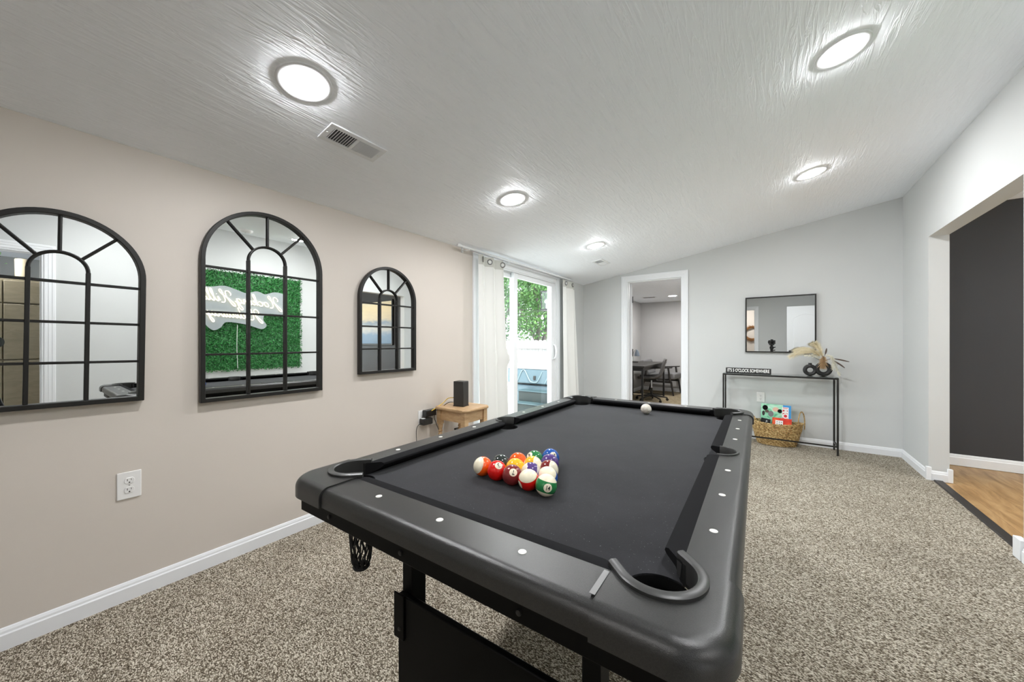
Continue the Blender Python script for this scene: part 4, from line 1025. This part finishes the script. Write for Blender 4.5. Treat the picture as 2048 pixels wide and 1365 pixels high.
put_text('JS', 0.032, 0.7, (0.010,-0.0188,0.095), (1,0,0), (0,0,1), M_paper, 'lettering', t)

# back wall mirror ---------------------------------------------------------
t = thing('wall_mirror', (0.101, YB, 1.047), 'rectangular black-framed mirror on the grey back wall above the console table', 'mirror')
m = MB(); w, h, f, d = 0.333, 0.664, 0.013, 0.032
m.box(-w,-d,0,-w+f,0,h); m.box(w-f,-d,0,w,0,h); m.box(-w+f,-d,0,w-f,0,f); m.box(-w+f,-d,h-f,w-f,0,h); m.build('frame', M_iron, t, bevel=0.001, seg=1)
MB().box(-w+f*0.6,-0.014,f*0.6,w-f*0.6,-0.004,h-f*0.6).build('mirror_glass', M_mirror, t)

# ================================================================== OFFICE FURNITURE
t = thing('office_desk', (-2.13, 7.27, 0), 'dark desk with thin black legs in the office beyond the doorway', 'desk')
m = MB(); m.box(-0.38,-0.84,0.722,0.37,0.84,0.75); m.build('desktop', M_darkwood, t, bevel=0.002)
for x in (-0.34, 0.31):
    for y in (-0.80, 0.77): MB().box(x,y,0,x+0.032,y+0.032,0.722).build('leg', M_iron, t)
m = MB(); m.box(-0.33,-0.79,0.66,0.33,-0.775,0.722); m.box(0.325,-0.76,0.66,0.34,0.77,0.722); m.box(-0.33,0.775,0.05,0.32,0.795,0.07); m.build('rail', M_iron, t)
t = thing('desk_lamp', (-2.27, 7.58, 0.75), 'blue-grey metal desk lamp on the office desk', 'lamp')
m = MB(); m.lathe([(0.075,0),(0.075,0.012),(0.02,0.022)], n=24, cap1=True); m.build('base', M_iron, t, smooth=True)
m = MB(); m.tube(crom([(-0.02,0,0.015),(-0.03,0,0.14),(-0.015,0,0.22),(0.025,0,0.262),(0.05,0,0.255)], 6), 0.007, 8); m.build('stem', M_chrome, t, smooth=True)
m = MB(); m.lathe([(0.012,0.26),(0.020,0.245),(0.032,0.23),(0.046,0.19),(0.056,0.13),(0.053,0.13),(0.042,0.19),(0.02,0.23)], (0.05,0,0), 24, cap1=True); m.build('lamp_shade', M_lampblue, t, smooth=True)
# swivel chair
t = thing('office_chair', (-1.91, 7.50, 0), 'dark grey shell office chair on a five-star base pushed up to the desk', 'chair', rot=(0,0,math.radians(8)))
m = MB()
rows = []
prof = [(-0.24,0.455,0.17),(-0.16,0.465,0.205),(-0.05,0.462,0.22),(0.06,0.465,0.225),(0.13,0.49,0.22),(0.175,0.56,0.21),(0.205,0.66,0.195),(0.235,0.77,0.18),(0.25,0.82,0.165),(0.255,0.845,0.14)]
for th in (0.0, 0.035):
    rr = []
    for x, z, hw_ in crom([Vector(p) for p in prof], 3):
        nx, nz = (0, -1) if x < 0.1 else (0.9, -0.4)
        rr.append(m.ring([(x + nx*th - 0.02*abs(k/6)**2*(1 if z > 0.5 else 0), hw_*k/6, z + nz*th + (0.035*abs(k/6)**2 if z < 0.5 else 0)) for k in range(-6, 7)]))
    rows.append(rr); m.loft(rr, False)
for i in range(len(rows[0])-1):
    for k in (0, 12): m.face((rows[0][i][k], rows[0][i+1][k], rows[1][i+1][k], rows[1][i][k]))
for j in (0, -1):
    for k in range(12): m.face((rows[0][j][k], rows[0][j][k+1], rows[1][j][k+1], rows[1][j][k]))
m.build('seat_shell', M_greyleath, t, smooth=True)
MB().cyl((0,0,0.25),(0,0,0.43),0.014,n=14).build('gas_lift', M_chrome, t, smooth=True)
MB().cyl((0,0,0.08),(0,0,0.26),0.028,0.024,n=14).build('column', M_iron, t, smooth=True)
m = MB(); m.box(-0.1,-0.08,0.415,0.1,0.08,0.43); m.build('seat_plate', M_iron, t)
for k in range(5):
    a = 2*PI*k/5 + 0.35; ca, sa = math.cos(a), math.sin(a); m = MB(); m.tube([(0.02*ca,0.02*sa,0.11),(0.15*ca,0.15*sa,0.095),(0.30*ca,0.30*sa,0.065)], 0.016, 8, radii=[0.02,0.016,0.011]); m.build('base_arm', M_iron, t, smooth=True)
    m = MB(); m.cyl((0.30*ca-0.012*sa,0.30*sa+0.012*ca,0.027),(0.30*ca+0.012*sa,0.30*sa-0.012*ca,0.027),0.026,n=14); m.cyl((0.30*ca,0.30*sa,0.045),(0.30*ca,0.30*sa,0.068),0.007,n=8); m.build('caster', M_blkplas, t, smooth=True)
# armchair: faces +X
t = thing('armchair', (-2.02, 8.72, 0), 'grey cushioned armchair with a dark wooden frame against the office wall', 'armchair', rot=(0,0,math.radians(-4)))
for s_ in (-1,1):
    y = s_*0.29
    m = MB(); m.tube([(0.36,y,0),(0.31,y,0.30)], 0.02, 8, radii=[0.016,0.022]); m.tube([(0.29,y,0.30),(0.25,y,0.60)], 0.02, 8, radii=[0.024,0.02]); m.build('front_leg', M_darkwood, t, smooth=True)
    m = MB(); m.tube([(-0.36,y,0),(-0.26,y,0.33),(-0.22,y,0.57)], 0.02, 8, radii=[0.016,0.024,0.018]); m.build('rear_leg', M_darkwood, t, smooth=True)
    m = MB(); m.prism([(-0.40,0.545),(0.33,0.60),(0.34,0.625),(-0.40,0.575)], y-0.03, y+0.03, 'y'); m.build('armrest', M_darkwood, t, bevel=0.006)
    m = MB(); m.box(-0.30,y-0.012,0.27,0.32,y+0.012,0.32); m.build('side_rail', M_darkwood, t)
m = MB(); m.box(-0.30,-0.27,0.33,0.40,0.27,0.46,M=Matrix.Rotation(-0.05,4,'Y')); m.build('seat_cushion', M_greyfab, t, bevel=0.03, seg=3)
m = MB(); m.box(-0.06,-0.27,0.0,0.06,0.27,0.34,M=Matrix.Translation((-0.24,0,0.43)) @ Matrix.Rotation(-0.30,4,'Y')); m.build('back_cushion', M_greyfab, t, bevel=0.03, seg=3)
# office drape and lights
m = MB(); a = m.ring([(OX0+0.05+0.02*math.sin(k*0.9), 7.25+k*0.03, 0.75) for k in range(20)]); b_ = m.ring([(OX0+0.05+0.02*math.sin(k*0.9), 7.15+k*0.035, 2.05) for k in range(20)]); a2 = m.ring([(OX0+0.053+0.02*math.sin(k*0.9), 7.25+k*0.03, 0.75) for k in range(20)]); b2 = m.ring([(OX0+0.053+0.02*math.sin(k*0.9), 7.15+k*0.035, 2.05) for k in range(20)])
m.loft([a,b_],False); m.loft([a2,b2],False); o = m.build('office_curtain', M_curt, None, smooth=True); tag(o, 'pale curtain on the office side wall behind the desk lamp', 'curtain')
t = thing('office_ceiling_light', (-1.63, 8.05, OZ9), 'round lit ceiling light inside the office', 'ceiling light')
m = MB(); m.lathe([(0.099,0.0),(0.09,-0.009),(0.08,-0.009),(0.07,-0.002)], n=32, cap0=False, cap1=False); m.build('trim_ring', M_white, t, smooth=True)
m = MB(); m.lathe([(0.0695,-0.0025),(0.05,-0.010),(0.001,-0.012)], n=32, cap0=False, cap1=True); m.build('diffuser', M_olamp, t, smooth=True)
t2 = copy_tree(t); t2.location = (-1.0, 6.6, OZ9); t2['label'] = 'office ceiling light hidden behind the door head'; 
t = thing('office_ceiling_vent', (-2.10, 8.05, OZ9), 'flat white vent on the office ceiling', 'vent')
m = MB(); m.box(-0.15,-0.08,-0.006,0.15,0.08,0); m.build('frame', M_white, t, bevel=0.002)
m = MB(); m.box(-0.12,-0.055,-0.0075,0.12,0.055,-0.0062); m.build('grille', M_vent_dark, t)

# ================================================================== HALL: PICTURE, LIGHT; RIGHT WALL: HEDGE, NEON
t = thing('beach_picture', (3.10, 5.25, 1.10), 'large black-framed beach picture on the dark hall wall, reflected in the smallest arched mirror', 'picture')
M_beach = mat('beach_print', (0.6,0.5,0.35), 0.5); N, L, b = nodes(M_beach)
tc = N.new('ShaderNodeTexCoord'); sx_ = N.new('ShaderNodeSeparateXYZ'); L.new(tc.outputs['Object'], sx_.inputs[0])
nz = noise(M_beach, texcoord(M_beach, (1.2,1,6)), 3, 5, 0.6)
fz = math_n(M_beach, 'ADD', math_n(M_beach, 'MULTIPLY', sx_.outputs[2], 0.9), math_n(M_beach, 'MULTIPLY_ADD', nz, 0.22, -0.11))
setcol(M_beach, ramp(M_beach, fz, [(0.0,(0.10,0.17,0.26)),(0.22,(0.16,0.25,0.36)),(0.34,(0.48,0.46,0.42)),(0.48,(0.20,0.25,0.30)),(0.56,(0.60,0.50,0.33)),(0.8,(0.80,0.66,0.40)),(1.0,(0.82,0.74,0.56))]))
m = MB(); w, h, f = 0.72, 1.07, 0.035
m.box(-w,-0.04,0,-w+f,0,h); m.box(w-f,-0.04,0,w,0,h); m.box(-w+f,-0.04,0,w-f,0,f); m.box(-w+f,-0.04,h-f,w-f,0,h); m.build('frame', M_iron, t, bevel=0.002)
MB().box(-w+f,-0.025,f,w-f,-0.003,h-f).build('print', M_beach, t)
t = thing('hall_ceiling_light', (2.9, 3.7, 2.455), 'ceiling light of the hall beyond the wide opening', 'ceiling light')
m = MB(); m.lathe([(0.099,0.0),(0.09,-0.009),(0.07,-0.002)], n=32, cap0=False, cap1=False); m.build('trim_ring', M_white, t, smooth=True)
m = MB(); m.lathe([(0.0695,-0.0025),(0.05,-0.010),(0.001,-0.012)], n=32, cap0=False, cap1=True); m.build('diffuser', M_olamp, t, smooth=True)
t3 = copy_tree(t); t3.location = (2.4, -0.3, 2.455); t3['label'] = 'ceiling light of the room behind the right doorway'
t3 = copy_tree(t); t3.location = (-0.6, -2.1, 2.40); t3['label'] = 'ceiling light of the rear room behind the camera'
# hedge panel
t = thing('artificial_hedge_panel', (XR, 1.80, 0.785), 'green artificial boxwood hedge panel on the right wall, seen in the middle arched mirror', 'hedge panel')
hy0, hy1, hz = -0.85, 0.83, 1.325
MB().box(-0.022, hy0+0.02, 0.02, -0.001, hy1-0.02, hz-0.02).build('backing_mat', M_hedge, t)
m = MB(); r = random.Random(4)
for i in range(15000):
    y = r.uniform(hy0, hy1); z = r.uniform(0, hz)
    x = -0.024 - r.random()*0.028; s_ = r.uniform(0.009, 0.015); q = Euler((r.uniform(0,6.3), r.uniform(-1.0,1.0), r.uniform(-1.0,1.0))).to_matrix()
    m.quad(*[tuple(Vector((x,y,z)) + q @ Vector(p)) for p in ((0.004,-s_,0),(0,0,-s_*0.55),(0.004,s_,0),(0,0,s_*0.55))])
m.build('leaves', M_hedge, t, recalc=False)
# neon sign
G = {
 'H': ([[(0.15,1.5),(0.0,1.9),(0.35,2.4),(0.85,2.3),(0.95,1.5),(0.65,0.5),(0.15,-0.55),(-0.3,-0.75),(-0.3,-0.3),(0.5,0.7),(1.4,1.4),(1.95,2.1),(1.9,2.55),(1.6,2.45),(1.4,1.4),(1.3,0.4),(1.6,-0.15),(2.05,-0.15)]], 2.15),
 'o': ([[(0.9,0.9),(0.5,1.0),(0.15,0.6),(0.2,0.1),(0.6,0),(0.95,0.4),(0.85,0.9),(1.1,0.75),(1.3,0.8)]], 1.15),
 'c': ([[(0.95,0.8),(0.6,1.0),(0.2,0.6),(0.25,0.1),(0.7,0),(1.1,0.3)]], 1.05),
 'k': ([[(0,0.2),(0.5,1.3),(0.75,2.2),(0.55,2.5),(0.35,2.1),(0.28,1),(0.25,0)],[(0.25,0.45),(0.8,1.0),(0.85,0.7),(0.4,0.5),(0.8,0.05),(1.15,0.3)]], 1.15),
 'i': ([[(0,0.2),(0.32,1.0),(0.28,0.2),(0.48,0),(0.8,0.3)],[(0.42,1.45),(0.45,1.5)]], 0.75),
 'n': ([[(0,0.7),(0.25,1.0),(0.25,0),(0.6,0.9),(0.85,0.9),(0.85,0.15),(1.05,0),(1.25,0.3)]], 1.2),
 'g': ([[(0.95,0.85),(0.5,1.0),(0.15,0.5),(0.4,0),(0.85,0.5),(0.95,0.95),(0.9,-0.6),(0.5,-1.4),(0.15,-1.1),(0.6,-0.3),(1.3,0.4)]], 1.2),
 'l': ([[(0,0.2),(0.5,1.4),(0.65,2.3),(0.45,2.5),(0.3,2.0),(0.3,0.3),(0.5,0),(0.8,0.3)]], 0.75),
 's': ([[(0,0.3),(0.45,1.0),(0.55,0.6),(0.75,0.25),(0.45,0),(0.1,0.1)]], 0.8),
 'd': ([[(0.9,0.85),(0.5,1.0),(0.15,0.5),(0.4,0),(0.85,0.4),(1.2,2.4),(1.0,1.2),(0.95,0.2),(1.15,0),(1.35,0.3)]], 1.3),
 'e': ([[(0,0.3),(0.6,0.6),(0.7,0.95),(0.4,1.0),(0.2,0.5),(0.45,0),(0.9,0.3)]], 0.88),
 'a': ([[(0.9,0.85),(0.5,1.0),(0.15,0.5),(0.4,0),(0.85,0.5),(0.9,0.95),(0.88,0.2),(1.05,0),(1.3,0.3)]], 1.22),
 'w': ([[(0,0.8),(0.2,1.0),(0.25,0.2),(0.5,0),(0.75,0.5),(0.75,1.0),(0.8,0.2),(1.05,0),(1.35,0.6),(1.35,1.0),(1.55,0.85)]], 1.5),
 'y': ([[(0,0.8),(0.2,1.0),(0.25,0.3),(0.5,0.1),(0.9,0.6),(0.95,1.0),(0.85,-0.5),(0.5,-1.4),(0.2,-1.1),(0.6,-0.3),(1.3,0.3)]], 1.2),
}
NX = XR - 0.085
t = thing('neon_sign', (NX, 1.9, 1.6), 'lit neon script sign reading Hocking Hills Hideaway, reflected in the largest arched mirror', 'neon sign')
def script(word, u, y0, z0, tilt, name):
    m = MB(); x = 0.0
    for ch in word:
        if ch == ' ': x += 0.6; continue
        strokes, adv = G[ch]
        for st_ in strokes:
            P = crom([Vector((a, b_, 0)) for a, b_ in st_], 5)
            m.tube([(-0.012, -(y0 - 0) * 0 + (y0-1.9) - (x + p.x + 0.22*p.y)*u, (z0-1.6) + p.y*u + (x+p.x)*u*tilt) for p in P], 0.0045, 6)
        x += adv
    return m.build(name, M_neon, t, smooth=True)
script('Hocking Hills', 0.0600, 2.30, 1.655, 0.060, 'lettering')
script('Hideaway', 0.0570, 2.06, 1.475, 0.060, 'lettering')
outl = [(2.36,1.86),(2.24,1.88),(2.12,1.84),(2.02,1.87),(1.90,1.83),(1.80,1.86),(1.66,1.90),(1.50,1.87),(1.38,1.88),(1.30,1.80),(1.33,1.66),(1.42,1.58),(1.46,1.50),(1.46,1.40),(1.54,1.32),(1.62,1.36),(1.68,1.43),(1.88,1.41),(1.98,1.38),(2.08,1.35),(2.14,1.40),(2.10,1.48),(2.12,1.55),(2.22,1.57),(2.34,1.54),(2.40,1.60),(2.36,1.68),(2.39,1.77)]
P = crom([Vector((a, b_, 0)) for a, b_ in outl], 4, closed=True); m = MB()
a = m.ring([(0.0, p.x-1.9, p.y-1.6) for p in P]); b_ = m.ring([(0.005, p.x-1.9, p.y-1.6) for p in P]); m.loft([a,b_], True, 0, True, True); m.build('acrylic_backing', M_acr, t)
m = MB(); m.tube(crom([(0.01,-0.10,-0.20),(0.012,-0.105,-0.5),(0.012,-0.095,-0.78)],6), 0.003, 6); m.build('cord', M_plate, t)
for y_, z_ in ((0.36,0.18),(-0.5,0.2),(0.1,-0.15)): MB().cyl((0.005,y_,z_),(0.032,y_,z_),0.006,n=8).build('standoff', M_steel, t)

# rear room: wreath; closet room cabinets
t = thing('twig_wreath', (-0.42, -2.90, 1.44), 'brown twig wreath on the rear room wall, reflected in the back wall mirror', 'wreath')
m = MB(); r = random.Random(8)
for k in range(9):
    pts = [((0.19+0.03*math.sin(5*a+k))*math.cos(a), 0.035+0.02*math.sin(3*a+k*1.7), (0.19+0.03*math.sin(5*a+k))*math.sin(a)) for a in [2*PI*i/60 for i in range(60)]]
    m.tube(pts, 0.008, 5, closed=True)
for i in range(260):
    a = r.uniform(0,2*PI); R0 = r.uniform(0.17,0.23); p = Vector((R0*math.cos(a), 0.035, R0*math.sin(a))); d = Vector((math.cos(a+0.9), r.uniform(-.2,.5), math.sin(a+0.9)))
    m.tube([p, p+d*0.05], 0.003, 4)
m.build('twigs', mat('rust_twig', (0.28,0.13,0.045), 0.9), t)
t = thing('tall_cabinet', (2.9, -0.35, 0), 'tall olive-brown cabinet in the room behind the right doorway, seen in the leftmost mirror', 'cabinet')
MB().box(-0.3,-0.85,0,0.3,1.55,1.92).build('carcass', M_cab, t, bevel=0.003)
for k in range(4):
    for z0, z1 in ((0.06,0.95),(0.97,1.62),(1.64,1.90)):
        m = MB(); m.box(-0.322, -0.84+k*0.595, z0, -0.301, -0.84+k*0.595+0.585, z1); m.build('cabinet_door', M_cab, t, bevel=0.004)
t = thing('potted_greenery', (2.80, -0.24, 1.921), 'green trailing plant in a pale pot on top of the tall cabinet', 'plant')
m = MB(); m.lathe([(0.05,0),(0.07,0.12),(0.065,0.12)], n=20, cap1=True); m.build('pot', M_plate, t, smooth=True)
m = MB(); r = random.Random(3)
for i in range(300):
    c = Vector((r.gauss(0,0.07), r.gauss(0,0.09), 0.16+r.random()*0.16)); q = Euler((r.uniform(0,6),r.uniform(0,6),0)).to_matrix(); m.quad(*[tuple(c+q@Vector(p)) for p in ((-0.03,0,0),(0,-0.014,0),(0.03,0,0),(0,0.014,0))])
m.build('leaves', M_leaf, t, recalc=False)
t = thing('cream_vase', (2.78, 0.13, 1.921), 'pair of cream cylinders on top of the tall cabinet beside the plant', 'vase')
m = MB(); m.lathe([(0.05,0),(0.055,0.26),(0.05,0.27)], (0,0,0), 20, cap1=True); m.build('cylinder', mat('cream_glaze',(0.66,0.58,0.42),0.4), t, smooth=True)

# ------------------------------------------------------------------ the photographer's camera on its tripod (reflected in the back wall mirror)
t = thing('camera_on_tripod', (0,0,0), 'black camera on a tripod, seen only as a reflection in the back wall mirror', 'camera', rot=(0,0,YAW))
m = MB(); m.box(-0.068,-0.135,CAMH-0.048,0.068,-0.078,CAMH+0.045); m.box(-0.022,-0.13,CAMH+0.045,0.022,-0.085,CAMH+0.066); m.build('body', M_blkplas, t, bevel=0.008)
m = MB(); m.cyl((0,-0.078,CAMH),(0,-0.02,CAMH),0.034,0.036,n=24); m.build('lens', M_blkplas, t)
m = MB(); m.box(-0.035,-0.14,CAMH-0.075,0.035,-0.06,CAMH-0.05); m.cyl((0,-0.1,CAMH-0.075),(0,-0.1,CAMH-0.11),0.028,n=18); m.box(-0.03,-0.13,CAMH-0.16,0.03,-0.07,CAMH-0.105); m.cyl((0.03,-0.1,CAMH-0.135),(0.085,-0.1,CAMH-0.12),0.012,n=12); m.cyl((0,-0.1,CAMH-0.16),(0,-0.1,CAMH-0.23),0.03,0.026,n=18); m.cyl((0.02,-0.1,CAMH-0.20),(0.08,-0.1,CAMH-0.19),0.011,n=12); m.build('geared_head', M_blkplas, t, bevel=0.002)
m = MB(); m.cyl((0,-0.1,CAMH-0.23),(0,-0.1,0.5),0.014,n=14); m.build('centre_column', M_blkplas, t)
for a in (-PI/2, PI/6, 5*PI/6):
    m = MB(); m.tube([(0.02*math.cos(a),-0.1+0.02*math.sin(a),0.86),(0.30*math.cos(a),-0.1+0.30*math.sin(a),0.0)], 0.012, 8, radii=[0.014,0.009]); m.build('tripod_leg', M_blkplas, t, smooth=True)
